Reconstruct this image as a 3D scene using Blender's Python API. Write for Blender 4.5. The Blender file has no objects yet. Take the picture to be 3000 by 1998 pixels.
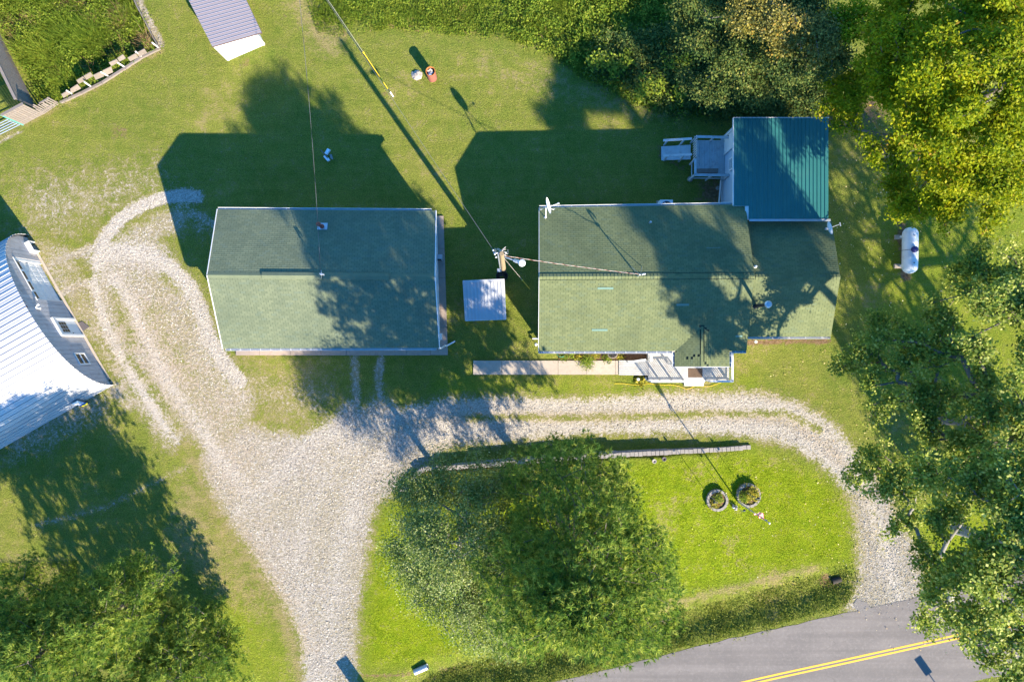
import bpy, math, random
import numpy as np
from mathutils import Vector, Matrix

random.seed(7)
rng = np.random.default_rng(7)
R = math.radians
scene = bpy.context.scene

# ------------------------------------------------------------------ camera, sky, sun, exposure
CAM_H = 46.0
FOC = 2042.0            # focal length in pixels of the 3000 px wide photograph
cam_d = bpy.data.cameras.new('camera')
cam = bpy.data.objects.new('camera', cam_d)
scene.collection.objects.link(cam)
cam.location = (0, 0, CAM_H)
cam.rotation_euler = (0, 0, 0)
cam_d.sensor_width = 36
cam_d.lens = 36 * FOC / 3000
cam_d.clip_start = 0.5
cam_d.clip_end = 3000
scene.camera = cam

SUN_DIR = Vector((0.575, -0.818, 0)).normalized()     # horizontal direction towards the sun
SUN_EL = R(27.3)
sd = Vector((SUN_DIR.x * math.cos(SUN_EL), SUN_DIR.y * math.cos(SUN_EL), math.sin(SUN_EL)))
world = bpy.data.worlds.new('World')
scene.world = world
world.use_nodes = True
wn = world.node_tree
bg = wn.nodes['Background']
sky = wn.nodes.new('ShaderNodeTexSky')
sky.sky_type = 'NISHITA'
sky.sun_disc = False
sky.sun_elevation = SUN_EL
sky.sun_rotation = math.atan2(SUN_DIR.x, SUN_DIR.y)
sky.air_density = 1.1
sky.ozone_density = 6.0
sky.dust_density = 0.0
hsv = wn.nodes.new('ShaderNodeHueSaturation')      # a clear, deep blue autumn sky
hsv.inputs['Saturation'].default_value = 1.2
wn.links.new(sky.outputs[0], hsv.inputs['Color'])
wn.links.new(hsv.outputs[0], bg.inputs[0])
bg.inputs[1].default_value = 0.128
sun_d = bpy.data.lights.new('sun', 'SUN')
sun_d.energy = 5.0
sun_d.angle = R(0.55)
sun_d.color = (1.0, 0.87, 0.66)
sun = bpy.data.objects.new('sun', sun_d)
scene.collection.objects.link(sun)
sun.rotation_euler = sd.to_track_quat('Z', 'Y').to_euler()
scene.view_settings.view_transform = 'Standard'
scene.view_settings.look = 'None'
scene.view_settings.exposure = 1.78
scene.view_settings.gamma = 1.0
scene.view_settings.use_curve_mapping = False
scene.cycles.max_bounces = 6
scene.cycles.transparent_max_bounces = 6

# ------------------------------------------------------------------ helpers
def W(px, py, z=0.0):
    """a point of the place at height z, from its position in the 3000 x 1998 photograph"""
    s = (CAM_H - z) / FOC
    return Vector(((px - 1500) * s, -(py - 999) * s, z))

C = scene.collection

def props(o, label=None, cat=None, group=None, kind=None):
    if label: o['label'] = label
    if cat: o['category'] = cat
    if group: o['group'] = group
    if kind: o['kind'] = kind
    return o

def thing(name, label, cat, loc, group=None, rotz=0.0):
    o = bpy.data.objects.new(name, None)
    o.empty_display_size = 0.3
    C.objects.link(o)
    o.location = loc
    o.rotation_euler = (0, 0, rotz)
    return props(o, label, cat, group)

def origin(o):
    v = Vector((0, 0, 0))
    while o is not None:
        v = v + o.location
        o = o.parent
    return v

class MB:
    """collects faces in world coordinates, builds one mesh object"""
    def __init__(s): s.v = []; s.f = []; s.m = []
    def quad(s, a, b, c, d, mi=0):
        n = len(s.v); s.v += [tuple(a), tuple(b), tuple(c), tuple(d)]; s.f.append((n, n+1, n+2, n+3)); s.m.append(mi)
    def tri(s, a, b, c, mi=0):
        n = len(s.v); s.v += [tuple(a), tuple(b), tuple(c)]; s.f.append((n, n+1, n+2)); s.m.append(mi)
    def poly(s, pts, mi=0):
        n = len(s.v); s.v += [tuple(p) for p in pts]; s.f.append(tuple(range(n, n+len(pts)))); s.m.append(mi)
    def slab(s, top, down, mi=0):
        """prism: polygon 'top' (counter clockwise from above) extruded by the vector 'down'"""
        down = Vector(down); top = [Vector(p) for p in top]
        n = len(top); k = len(s.v)
        s.v += [tuple(p) for p in top] + [tuple(p + down) for p in top]
        s.f.append(tuple(range(k, k+n))); s.m.append(mi)
        s.f.append(tuple(range(k+2*n-1, k+n-1, -1))); s.m.append(mi)
        for i in range(n):
            j = (i+1) % n
            s.f.append((k+i, k+n+i, k+n+j, k+j)); s.m.append(mi)
    def box(s, c, sx, sy, sz, rot=0.0, mi=0, base=True):
        c = Vector(c); z1 = c.z + (sz if base else sz/2)
        cs, sn = math.cos(rot), math.sin(rot)
        def p(a, b): return (c.x + a*cs - b*sn, c.y + a*sn + b*cs, z1)
        s.slab([p(-sx/2, -sy/2), p(sx/2, -sy/2), p(sx/2, sy/2), p(-sx/2, sy/2)], (0, 0, -sz), mi)
    def bar(s, a, b, w, h=None, mi=0, up=None):
        """rectangular bar from a to b"""
        a = Vector(a); b = Vector(b); h = h or w
        d = (b - a).normalized(); up = Vector(up) if up else Vector((0, 0, 1))
        if abs(d.dot(up)) > .97: up = Vector((1, 0, 0))
        x = d.cross(up).normalized(); y = x.cross(d).normalized()
        x *= w/2; y *= h/2
        k = len(s.v)
        for p in (a, b):
            s.v += [tuple(p-x-y), tuple(p+x-y), tuple(p+x+y), tuple(p-x+y)]
        for f in ((3,2,1,0),(4,5,6,7),(0,1,5,4),(1,2,6,5),(2,3,7,6),(3,0,4,7)):
            s.f.append(tuple(k+i for i in f)); s.m.append(mi)
    def tube(s, pts, rad, n=8, mi=0, cap=True):
        pts = [Vector(p) for p in pts]
        if not hasattr(rad, '__len__'): rad = [rad]*len(pts)
        k0 = len(s.v); prev = None
        for i, p in enumerate(pts):
            d = (pts[min(i+1, len(pts)-1)] - pts[max(i-1, 0)]).normalized()
            if prev is None:
                x = d.cross(Vector((0, 0, 1)))
                if x.length < .05: x = d.cross(Vector((1, 0, 0)))
            else:
                x = prev - d*prev.dot(d)
            x.normalize(); prev = x; y = d.cross(x)
            for j in range(n):
                a = 2*math.pi*j/n
                s.v.append(tuple(p + (x*math.cos(a) + y*math.sin(a))*rad[i]))
        for i in range(len(pts)-1):
            for j in range(n):
                a = k0+i*n+j; b = k0+i*n+(j+1) % n
                s.f.append((a, b, b+n, a+n)); s.m.append(mi)
        if cap:
            s.f.append(tuple(k0+j for j in range(n))[::-1]); s.m.append(mi)
            s.f.append(tuple(k0+(len(pts)-1)*n+j for j in range(n))); s.m.append(mi)
    def lathe(s, c, prof, n=16, axis=(0, 0, 1), mi=0):
        """prof: list of (radius, height along axis)"""
        c = Vector(c); ax = Vector(axis).normalized()
        x = ax.cross(Vector((0, 0, 1)))
        if x.length < .05: x = Vector((1, 0, 0))
        x.normalize(); y = ax.cross(x)
        k0 = len(s.v)
        for r, h in prof:
            for j in range(n):
                a = 2*math.pi*j/n
                s.v.append(tuple(c + ax*h + (x*math.cos(a)+y*math.sin(a))*max(r, 1e-4)))
        for i in range(len(prof)-1):
            for j in range(n):
                a = k0+i*n+j; b = k0+i*n+(j+1) % n
                s.f.append((a, b, b+n, a+n)); s.m.append(mi)
    def build(s, name, mats, parent=None, smooth=False, **kw):
        o0 = origin(parent) if parent is not None else Vector((0, 0, 0))
        me = bpy.data.meshes.new(name)
        me.from_pydata([(a-o0.x, b-o0.y, c-o0.z) for a, b, c in s.v], [], s.f)
        if not isinstance(mats, (list, tuple)): mats = [mats]
        for m in mats: me.materials.append(m)
        if len(mats) > 1: me.polygons.foreach_set('material_index', s.m)
        if smooth: me.polygons.foreach_set('use_smooth', [True]*len(me.polygons))
        me.update()
        o = bpy.data.objects.new(name, me)
        C.objects.link(o)
        if parent is not None: o.parent = parent
        return props(o, **kw)

def np_mesh(name, V, F, mats, parent=None, attrs=None, smooth=False, matidx=None, **kw):
    V = np.asarray(V, dtype=np.float32); F = np.asarray(F, dtype=np.int32)
    if parent is not None:
        o0 = origin(parent); V = V - np.array([o0.x, o0.y, o0.z], dtype=np.float32)
    me = bpy.data.meshes.new(name)
    n, k = F.shape
    me.vertices.add(len(V)); me.vertices.foreach_set('co', V.ravel())
    me.loops.add(n*k); me.loops.foreach_set('vertex_index', F.ravel())
    me.polygons.add(n)
    me.polygons.foreach_set('loop_start', np.arange(0, n*k, k, dtype=np.int32))
    me.polygons.foreach_set('loop_total', np.full(n, k, dtype=np.int32))
    me.polygons.foreach_set('use_smooth', np.full(n, bool(smooth)))
    if not isinstance(mats, (list, tuple)): mats = [mats]
    for m in mats: me.materials.append(m)
    if matidx is not None: me.polygons.foreach_set('material_index', np.asarray(matidx, dtype=np.int32))
    me.update(calc_edges=True)
    for a, arr in (attrs or {}).items():
        at = me.attributes.new(a, 'FLOAT', 'POINT')
        at.data.foreach_set('value', np.asarray(arr, dtype=np.float32))
    o = bpy.data.objects.new(name, me)
    C.objects.link(o)
    if parent is not None: o.parent = parent
    return props(o, **kw)

def place(mesh, name, parent, loc, rot=(0, 0, 0), scale=(1, 1, 1), **kw):
    """another object on a shared mesh; loc is a world position, the parent chain is unrotated"""
    o = bpy.data.objects.new(name, mesh); C.objects.link(o)
    if parent is not None:
        o.parent = parent; loc = Vector(loc) - origin(parent)
    o.location = loc; o.rotation_euler = rot; o.scale = scale
    return props(o, **kw)

def unit_box(name, mat, bevel=0.0):
    """1 x 1 x 1 box standing on its base centre, top edges bevelled a little"""
    b = bevel
    P = [(-.5, -.5, 0), (.5, -.5, 0), (.5, .5, 0), (-.5, .5, 0)]
    Q = [(x, y, 1-b) for x, y, z in P]
    T = [(x*(1-2*b), y*(1-2*b), 1) for x, y, z in P]
    v = P + Q + T
    f = [(3, 2, 1, 0), (8, 9, 10, 11)]
    for i in range(4):
        j = (i+1) % 4
        f += [(i, j, 4+j, 4+i), (4+i, 4+j, 8+j, 8+i)]
    me = bpy.data.meshes.new(name); me.from_pydata(v, [], f); me.materials.append(mat); me.update()
    return me

# ------------------------------------------------------------------ materials
class NT:
    def __init__(s, name):
        s.m = bpy.data.materials.new(name); s.m.use_nodes = True
        s.t = s.m.node_tree; s.n = s.t.nodes; s.p = s.n['Principled BSDF']; s.out = s.n['Material Output']
        s.p.inputs['Specular IOR Level'].default_value = 0.3
    def link(s, a, b): s.t.links.new(a, b)
    def set(s, sock, v):
        if hasattr(v, 'is_linked') or isinstance(v, bpy.types.NodeSocket): s.link(v, sock)
        else:
            if isinstance(v, tuple) and len(v) == 3 and sock.type == 'RGBA': v = v + (1,)
            sock.default_value = v
    def node(s, t, **kw):
        n = s.n.new(t)
        for k, v in kw.items(): setattr(n, k, v)
        return n
    def coord(s, which='Object'): return s.node('ShaderNodeTexCoord').outputs[which]
    def pos(s): return s.node('ShaderNodeNewGeometry').outputs['Position']
    def noise(s, scale, detail=3, rough=.55, vec=None, dist=0.0):
        n = s.node('ShaderNodeTexNoise'); n.inputs['Scale'].default_value = scale
        n.inputs['Detail'].default_value = detail; n.inputs['Roughness'].default_value = rough
        n.inputs['Distortion'].default_value = dist
        s.link(vec if vec is not None else s.pos(), n.inputs['Vector']); return n.outputs[0]
    def voro(s, scale, vec=None, feature='F1', out='Distance', rand=1.0):
        n = s.node('ShaderNodeTexVoronoi', feature=feature); n.inputs['Scale'].default_value = scale
        n.inputs['Randomness'].default_value = rand
        s.link(vec if vec is not None else s.pos(), n.inputs['Vector']); return n.outputs[out]
    def math(s, op, a, b=0.0, c=0.0, clamp=False):
        n = s.node('ShaderNodeMath', operation=op, use_clamp=clamp)
        s.set(n.inputs[0], a); s.set(n.inputs[1], b); s.set(n.inputs[2], c); return n.outputs[0]
    def ramp(s, f, a, b, lo=0.0, hi=1.0, smooth=True):
        n = s.node('ShaderNodeMapRange', interpolation_type='SMOOTHSTEP' if smooth else 'LINEAR')
        s.set(n.inputs['Value'], f); n.inputs['From Min'].default_value = a; n.inputs['From Max'].default_value = b
        n.inputs['To Min'].default_value = lo; n.inputs['To Max'].default_value = hi
        return n.outputs[0]
    def mix(s, f, a, b, blend='MIX'):
        n = s.node('ShaderNodeMix', data_type='RGBA', blend_type=blend)
        s.set(n.inputs[0], f); s.set(n.inputs[6], a); s.set(n.inputs[7], b); return n.outputs[2]
    def attr(s, name): return s.node('ShaderNodeAttribute', attribute_name=name).outputs['Fac']
    def stretch(s, vec, sc):
        n = s.node('ShaderNodeMapping'); s.link(vec, n.inputs[0]); n.inputs['Scale'].default_value = sc; return n.outputs[0]
    def island(s): return s.node('ShaderNodeNewGeometry').outputs['Random Per Island']
    def orand(s): return s.node('ShaderNodeObjectInfo').outputs['Random']
    def rnd(s): return s.math('FRACT', s.math('ADD', s.island(), s.orand()))
    def bump(s, h, strength=.5, dist=.02):
        n = s.node('ShaderNodeBump'); n.inputs['Strength'].default_value = strength
        n.inputs['Distance'].default_value = dist; s.link(h, n.inputs['Height']); s.link(n.outputs[0], s.p.inputs['Normal'])
    def done(s, color=None, rough=None, metal=None):
        if color is not None: s.set(s.p.inputs['Base Color'], color)
        if rough is not None: s.set(s.p.inputs['Roughness'], rough)
        if metal is not None: s.set(s.p.inputs['Metallic'], metal)
        return s.m

def simple(name, col, rough=.7, metal=0.0, var=.25, scale=3.0, dirt=None, dirt_amt=.5, bump=0.0, stretch=None):
    t = NT(name)
    v = t.pos() if stretch is None else t.stretch(t.pos(), stretch)
    a = tuple(c*(1-var) for c in col); b = tuple(min(1, c*(1+var)) for c in col)
    c = t.mix(t.noise(scale, 4, .65, vec=v), a, b)
    c = t.mix(t.math('MULTIPLY', t.rnd(), var), c, tuple(x*.6 for x in col))
    if dirt: c = t.mix(t.ramp(t.noise(scale*.7, 5, .7), .5, .75, 0, dirt_amt), c, dirt)
    if bump: t.bump(t.noise(scale*8, 3, .6, vec=v), bump, .01)
    return t.done(c, rough, metal)

def leaf_mat(name, c1, c2, c3, transl=.35, rough=.55, spec=.3, accent=.0):
    t = NT(name)
    tone = t.attr('tone')
    c = t.mix(t.ramp(tone, 0, .55), c1, c2)
    c = t.mix(t.ramp(tone, .55, 1.0), c, c3)
    if accent: c = t.mix(t.ramp(tone, 1-accent, 1-accent+.01), c, (.42, .26, .04))
    big = t.noise(.45, 3, .6)
    c = t.mix(t.ramp(big, .35, .65, .0, .35), c, tuple(x*.6 for x in c1))
    t.set(t.p.inputs['Base Color'], c); t.p.inputs['Roughness'].default_value = rough
    t.p.inputs['Specular IOR Level'].default_value = spec
    tr = t.node('ShaderNodeBsdfTranslucent'); t.link(t.mix(.5, c, t.mix(1.0, c, (1.0, 1.0, .35), 'MULTIPLY')), tr.inputs[0])
    ms = t.node('ShaderNodeMixShader'); ms.inputs[0].default_value = transl
    t.link(t.p.outputs[0], ms.inputs[1]); t.link(tr.outputs[0], ms.inputs[2]); t.link(ms.outputs[0], t.out.inputs[0])
    return t.m

M = {}
def make_materials():
    # ground: grass, dry grass, gravel and dust on one sheet, told apart by painted zones and ragged noise
    t = NT('ground_cover')
    g = t.attr('gravel'); dry = t.attr('dry'); lush = t.attr('lush'); dust = t.attr('dust'); soil = t.attr('soil')
    def hc(scale, d=3, r=.65, lo=.32, hi=.68): return t.ramp(t.noise(scale, d, r), lo, hi)
    n1 = hc(.22, 5, .62); n2 = hc(1.3, 5, .7); n3 = hc(5.5, 4, .75, .3, .7); n4 = hc(16, 2, .8, .25, .75)
    grass = t.mix(n1, (.140, .190, .030), (.215, .235, .044))
    grass = t.mix(t.math('MULTIPLY', n2, .55), grass, (.26, .25, .060))
    grass = t.mix(t.math('MULTIPLY', lush, .9), grass, t.mix(n2, (.195, .275, .008), (.27, .325, .010)))
    grass = t.mix(t.math('MULTIPLY', n3, .55), grass, t.mix(1.0, grass, (.55, .66, .55), 'MULTIPLY'))
    grass = t.mix(n4, t.mix(1.0, grass, (.48, .52, .5), 'MULTIPLY'), t.mix(1.0, grass, (1.45, 1.4, 1.3), 'MULTIPLY'))
    jit = t.math('ADD', t.math('MULTIPLY', t.math('SUBTRACT', n3, .5), .5), t.math('MULTIPLY', t.math('SUBTRACT', n2, .5), .5))
    drym = t.ramp(t.math('ADD', dry, t.math('MULTIPLY', jit, .8)), .15, .85)
    grass = t.mix(t.math('MULTIPLY', drym, .7), grass, t.mix(n4, (.22, .165, .08), (.42, .33, .17)))
    tan = t.ramp(t.math('ADD', n1, t.math('MULTIPLY', jit, .8)), .80, 1.25)
    grass = t.mix(t.math('MULTIPLY', tan, .45), grass, (.38, .28, .14))
    som = t.ramp(t.math('ADD', soil, t.math('MULTIPLY', jit, .7)), .3, .8)
    grass = t.mix(som, grass, t.mix(n3, (.13, .075, .04), (.26, .17, .10)))
    st = t.voro(15, out='Color')
    stv = t.node('ShaderNodeSeparateColor'); t.link(st, stv.inputs[0])
    stone = t.mix(stv.outputs[0], (.17, .15, .13), (.56, .52, .465))
    dusty = t.mix(n3, (.30, .215, .14), (.50, .39, .275))
    grav = t.mix(t.ramp(t.math('ADD', dust, t.math('MULTIPLY', t.math('SUBTRACT', n2, .5), .8)), .0, 1.1, .12, .9), stone, dusty)
    grav = t.mix(t.math('MULTIPLY', n2, .4), grav, (.35, .30, .25))
    grav = t.mix(t.math('MULTIPLY', n1, .25), grav, (.50, .46, .40))
    pl = t.attr('pale')
    grav = t.mix(t.math('MULTIPLY', pl, t.ramp(n2, 0, 1, .3, .75)), grav, t.mix(n4, (.46, .42, .37), (.60, .56, .50)))
    weedy = t.ramp(t.math('ADD', t.noise(4.5, 5, .8), t.math('SUBTRACT', t.math('MULTIPLY', n1, .12), t.math('MULTIPLY', pl, .12))), .50, .62)
    grav = t.mix(t.math('MULTIPLY', weedy, t.ramp(g, .7, 1.0, .95, .6)), grav, t.mix(n4, (.20, .17, .09), (.34, .29, .17)))
    grav = t.mix(t.ramp(t.noise(20, 2, .7), .54, .68, 0, .6), grav, (.15, .12, .085))
    e = t.math('ADD', g, t.math('MULTIPLY', t.math('SUBTRACT', n2, .5), .30))
    e = t.math('ADD', e, t.math('MULTIPLY', t.math('SUBTRACT', n3, .5), .52))
    e = t.math('ADD', e, t.math('MULTIPLY', t.math('SUBTRACT', n4, .5), .30))
    gm = t.ramp(e, .40, .66)
    mow = t.ramp(t.noise(1.0, 2, .6, vec=t.stretch(t.pos(), (.12, 2.1, 1))), .42, .58)
    grass = t.mix(t.math('MULTIPLY', mow, .22), grass, t.mix(1.0, grass, (1.4, 1.3, 1.5), 'MULTIPLY'))
    fringe = t.math('MULTIPLY', t.ramp(e, .12, .45), .6)
    grass = t.mix(fringe, grass, t.mix(n4, (.20, .17, .08), (.32, .27, .14)))
    col = t.mix(gm, grass, grav)
    t.bump(t.math('ADD', t.math('MULTIPLY', n4, t.ramp(gm, 0, 1, 1.0, .5)), t.math('MULTIPLY', n3, .7)), .8, .09)
    t.p.inputs['Specular IOR Level'].default_value = .08
    M['ground'] = t.done(col, .95)
    # asphalt
    t = NT('asphalt')
    c = t.mix(t.noise(60, 2, .7), (.11, .098, .092), (.25, .222, .205))
    c = t.mix(t.ramp(t.noise(.5, 3, .6), .3, .7, 0, .45), c, (.115, .105, .10))
    c = t.mix(t.ramp(t.noise(5, 4, .7), .45, .7, 0, .5), c, (.24, .215, .195))
    mp = t.node('ShaderNodeMapping'); t.link(t.pos(), mp.inputs[0]); mp.inputs['Rotation'].default_value = (0, 0, R(-12.2)); mp.inputs['Scale'].default_value = (.03, 1.1, 1)
    c = t.mix(t.ramp(t.noise(1.0, 3, .6, vec=mp.outputs[0]), .4, .62, 0, .4), c, (.10, .09, .085))
    ck = t.voro(.55, vec=t.pos(), feature='DISTANCE_TO_EDGE', out='Distance')
    c = t.mix(t.math('MULTIPLY', t.ramp(t.math('ADD', ck, t.math('MULTIPLY', t.noise(3, 3, .7), .03)), .012, .028, 1, 0), t.ramp(t.noise(.3, 2, .5), .5, .7, 0, .35)), c, (.06, .054, .05))
    t.bump(t.noise(60, 2, .6), .5, .01)
    M['asphalt'] = t.done(c, .9)
    M['old_asphalt'] = simple('old_asphalt', (.17, .155, .145), .95, var=.3, scale=14, bump=.4)
    t = NT('road_paint')
    M['yellow_paint'] = t.done(t.mix(t.ramp(t.noise(14, 4, .7), .45, .75, 0, .6), (.72, .40, .035), (.42, .28, .10)), .8)
    # shingles
    def shingle(name, a, b, c3, under):
        t = NT(name); r = t.rnd()
        c = t.mix(r, a, b)
        c = t.mix(t.ramp(r, .82, .95, 0, .5), c, c3)
        c = t.mix(t.ramp(t.noise(.45, 4, .65), .42, .7, 0, .45), c, under)
        c = t.mix(t.ramp(t.noise(1.6, 4, .7, vec=t.stretch(t.pos(), (1.0, .25, .25))), .5, .8, 0, .4), c, under)
        c = t.mix(t.ramp(t.noise(45, 2, .7), .3, .7, 0, .35), c, tuple(x*.55 for x in a))
        t.bump(t.noise(70, 2, .6), .4, .006)
        t.p.inputs['Specular IOR Level'].default_value = .15
        return t.done(c, .92)
    M['shingle_garage'] = shingle('green_garage_shingle', (.132, .158, .098), (.180, .205, .126), (.11, .15, .115), (.085, .112, .078))
    M['shingle_house'] = shingle('green_house_shingle', (.125, .150, .073), (.172, .196, .096), (.095, .135, .09), (.08, .10, .055))
    M['shingle_new'] = simple('newer_shingle', (.12, .20, .17), .9, var=.12)
    M['underlay'] = simple('roof_felt', (.018, .035, .028), .95)
    M['white'] = simple('white_paint', (.62, .62, .62), .55, var=.08, scale=2, dirt=(.45, .43, .40), dirt_amt=.3)
    M['white_metal'] = simple('white_metal', (.72, .74, .77), .4, .1, var=.08, scale=1.2, dirt=(.40, .36, .33), dirt_amt=.35)
    t = NT('barn_metal')
    n = t.noise(1.3, 5, .7, vec=t.stretch(t.pos(), (1, 1, 1)))
    c = t.mix(n, (.34, .35, .37), (.50, .50, .52)); c = t.mix(t.math('MULTIPLY', t.rnd(), .22), c, (.32, .31, .33))
    c = t.mix(t.ramp(t.noise(.5, 5, .75), .55, .75, 0, .4), c, (.36, .33, .32))
    M['barn_metal'] = t.done(c, .45, .25)
    M['shed_metal'] = simple('white_shed_metal', (.40, .41, .43), .5, .1, var=.12, scale=2, dirt=(.38, .36, .35), dirt_amt=.45)
    M['teal_metal'] = simple('teal_roof_metal', (.035, .17, .165), .45, .15, var=.12, scale=.8, dirt=(.09, .2, .18), dirt_amt=.3)
    M['maroon_metal'] = simple('maroon_roof_metal', (.24, .22, .235), .55, .0, var=.08, scale=1)
    M['maroon_edge'] = simple('maroon_edge', (.11, .065, .075), .4, .2, var=.1)
    M['plank_grey'] = simple('weathered_plank', (.40, .385, .40), .85, var=.28, scale=3.5, stretch=(1, 1, .25), dirt=(.2, .16, .15), dirt_amt=.5, bump=.3)
    M['fence_wood'] = simple('fence_wood', (.19, .165, .15), .9, var=.35, scale=6, dirt=(.22, .15, .10), dirt_amt=.6, bump=.4)
    M['deck_white'] = simple('deck_paint', (.50, .485, .465), .75, var=.2, scale=4, stretch=(.25, 1, 1), dirt=(.36, .27, .2), dirt_amt=.6, bump=.2)
    M['deck_blue'] = simple('deck_paint_back', (.36, .41, .44), .75, var=.22, scale=4, dirt=(.22, .2, .2), dirt_amt=.6, bump=.2)
    M['siding'] = simple('vinyl_siding', (.62, .63, .64), .6, var=.06, scale=1)
    M['siding_back'] = simple('blue_grey_siding', (.34, .42, .50), .6, var=.08, scale=1)
    M['concrete'] = simple('concrete', (.37, .315, .26), .9, var=.22, scale=5, dirt=(.22, .18, .15), dirt_amt=.6, bump=.3)
    M['apron_concrete'] = simple('apron_concrete', (.30, .24, .20), .9, var=.2, scale=4, dirt=(.2, .15, .12), dirt_amt=.6, bump=.3)
    M['block'] = simple('wall_block', (.27, .245, .225), .92, var=.3, scale=9, dirt=(.2, .17, .15), dirt_amt=.6, bump=.5)
    M['bark'] = simple('bark', (.15, .125, .10), .95, var=.4, scale=7, dirt=(.28, .27, .24), dirt_amt=.6, bump=.8)
    M['grey_bark'] = simple('grey_bark', (.24, .23, .215), .95, var=.35, scale=7, dirt=(.12, .10, .08), dirt_amt=.6, bump=.8)
    M['pole_wood'] = simple('pole_wood', (.27, .20, .12), .95, var=.35, scale=9, bump=.6, dirt=(.12, .10, .07), dirt_amt=.7)
    M['glass'] = simple('window_glass', (.02, .025, .03), .12, var=.2); M['glass'].node_tree.nodes['Principled BSDF'].inputs['Specular IOR Level'].default_value = .7
    M['dark'] = simple('dark_metal', (.03, .033, .04), .5, .3, var=.2)
    M['galv'] = simple('galvanised', (.45, .48, .52), .4, .6, var=.15, scale=5)
    M['rust'] = simple('rusty_steel', (.25, .095, .075), .8, .1, var=.3, scale=9, dirt=(.36, .14, .05), dirt_amt=.7, bump=.3)
    M['rust_bright'] = simple('rusty_rim', (.45, .15, .045), .85, var=.3, scale=14)
    M['red_brown'] = simple('red_clay_flue', (.26, .07, .045), .7, var=.2)
    M['char_and_hole_shade'] = simple('charred_rubbish_and_hole_shade', (.04, .035, .03), .95, var=.4, scale=9)
    M['paper'] = simple('pale_rubbish', (.50, .46, .41), .8, var=.35, scale=8)
    M['ash'] = simple('ash', (.38, .33, .29), .98, var=.4, scale=14, bump=.6)
    M['yellow'] = simple('yellow_plastic', (.62, .42, .03), .55, var=.12)
    M['tank'] = simple('tank_paint', (.60, .64, .68), .5, .05, var=.1, scale=2, dirt=(.4, .38, .36), dirt_amt=.35)
    M['blue_dome'] = simple('blue_dome', (.02, .025, .13), .4, var=.1)
    M['wire'] = simple('aluminium_wire', (.22, .21, .21), .5, .4, var=.3, scale=2)
    M['wire_pale'] = simple('pale_wire', (.62, .56, .52), .5, .3, var=.25, scale=3)
    t = NT('pebble'); tn = t.attr('tone'); M['pebble'] = t.done(t.mix(tn, (.15, .13, .105), (.60, .545, .47)), .9)
    M['black'] = simple('black_cable', (.015, .017, .02), .5, var=.2)
    M['mulch'] = simple('mulch', (.13, .07, .04), .98, var=.5, scale=16, bump=.9, dirt=(.3, .2, .1), dirt_amt=.5)
    M['mat_brown'] = simple('brown_doormat', (.16, .115, .085), .98, var=.3, scale=25, bump=.5)
    M['slab_dark'] = simple('dark_slab', (.10, .09, .095), .9, var=.3, scale=9, dirt=(.3, .12, .08), dirt_amt=.3)
    M['red'] = simple('flag_red', (.62, .02, .04), .7, var=.08)
    M['flag_white'] = simple('flag_white', (.82, .82, .84), .7, var=.05)
    M['flag_blue'] = simple('flag_blue', (.02, .035, .22), .7, var=.08)
    M['sign_white'] = simple('sign_white', (.74, .76, .78), .4, var=.04)
    M['sign_blue'] = simple('sign_blue', (.0, .09, .5), .4, var=.05)
    M['sign_yellow'] = simple('sign_yellow', (.85, .68, .02), .4, var=.05)
    M['teal_post'] = simple('teal_post', (.12, .40, .36), .6, var=.15)
    M['gate_tube'] = simple('gate_tube', (.30, .36, .44), .45, .4, var=.15)
    M['hose'] = simple('green_hose', (.02, .25, .16), .4, var=.1)
    M['dead_leaf'] = leaf_mat('fallen_leaf', (.45, .28, .12), (.62, .48, .22), (.75, .66, .45), .1)
    M['oak'] = leaf_mat('oak_leaf', (.095, .17, .030), (.27, .34, .045), (.62, .62, .17), .45, .55, .2)
    M['walnut'] = leaf_mat('walnut_leaf', (.14, .22, .007), (.31, .36, .009), (.52, .48, .018), .5, .55, .15, accent=.035)
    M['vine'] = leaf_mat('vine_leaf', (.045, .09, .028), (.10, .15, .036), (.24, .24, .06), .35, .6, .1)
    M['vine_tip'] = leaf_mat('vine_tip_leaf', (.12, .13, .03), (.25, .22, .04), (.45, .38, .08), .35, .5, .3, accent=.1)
    M['pine'] = leaf_mat('pine_needle', (.075, .165, .036), (.205, .30, .05), (.52, .56, .12), .5, .6, .12)
    M['silver'] = leaf_mat('silver_leaf', (.10, .165, .032), (.21, .275, .06), (.44, .47, .20), .35, .5, .25)
    M['weed'] = leaf_mat('weed_leaf', (.11, .19, .022), (.21, .29, .03), (.36, .40, .055), .45, .65, .1)
    M['weed_dark'] = leaf_mat('ditch_weed_leaf', (.10, .155, .022), (.20, .245, .04), (.40, .41, .09), .45, .65, .1)
    M['grass_blade'] = leaf_mat('grass_blade', (.13, .195, .028), (.20, .245, .040), (.33, .33, .07), .45, .7, .05)
    M['lawn_bright'] = leaf_mat('bright_lawn_blade', (.175, .265, .008), (.25, .33, .010), (.37, .42, .02), .45, .7, .05)
    M['dry_stem'] = leaf_mat('dry_stem', (.20, .12, .06), (.30, .20, .10), (.42, .31, .18), .2, .8, .1)
    M['yellow_plant'] = leaf_mat('yellow_plant_leaf', (.14, .17, .02), (.32, .30, .03), (.55, .42, .04), .35, .6, .2)
make_materials()

# ------------------------------------------------------------------ fields (all laid out on the ground plan)
def arr(pts): return np.array([[p[0], p[1]] for p in pts], dtype=np.float64)
def G2(pts): return [tuple(W(x, y, 0)[:2]) for x, y in pts]

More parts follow.
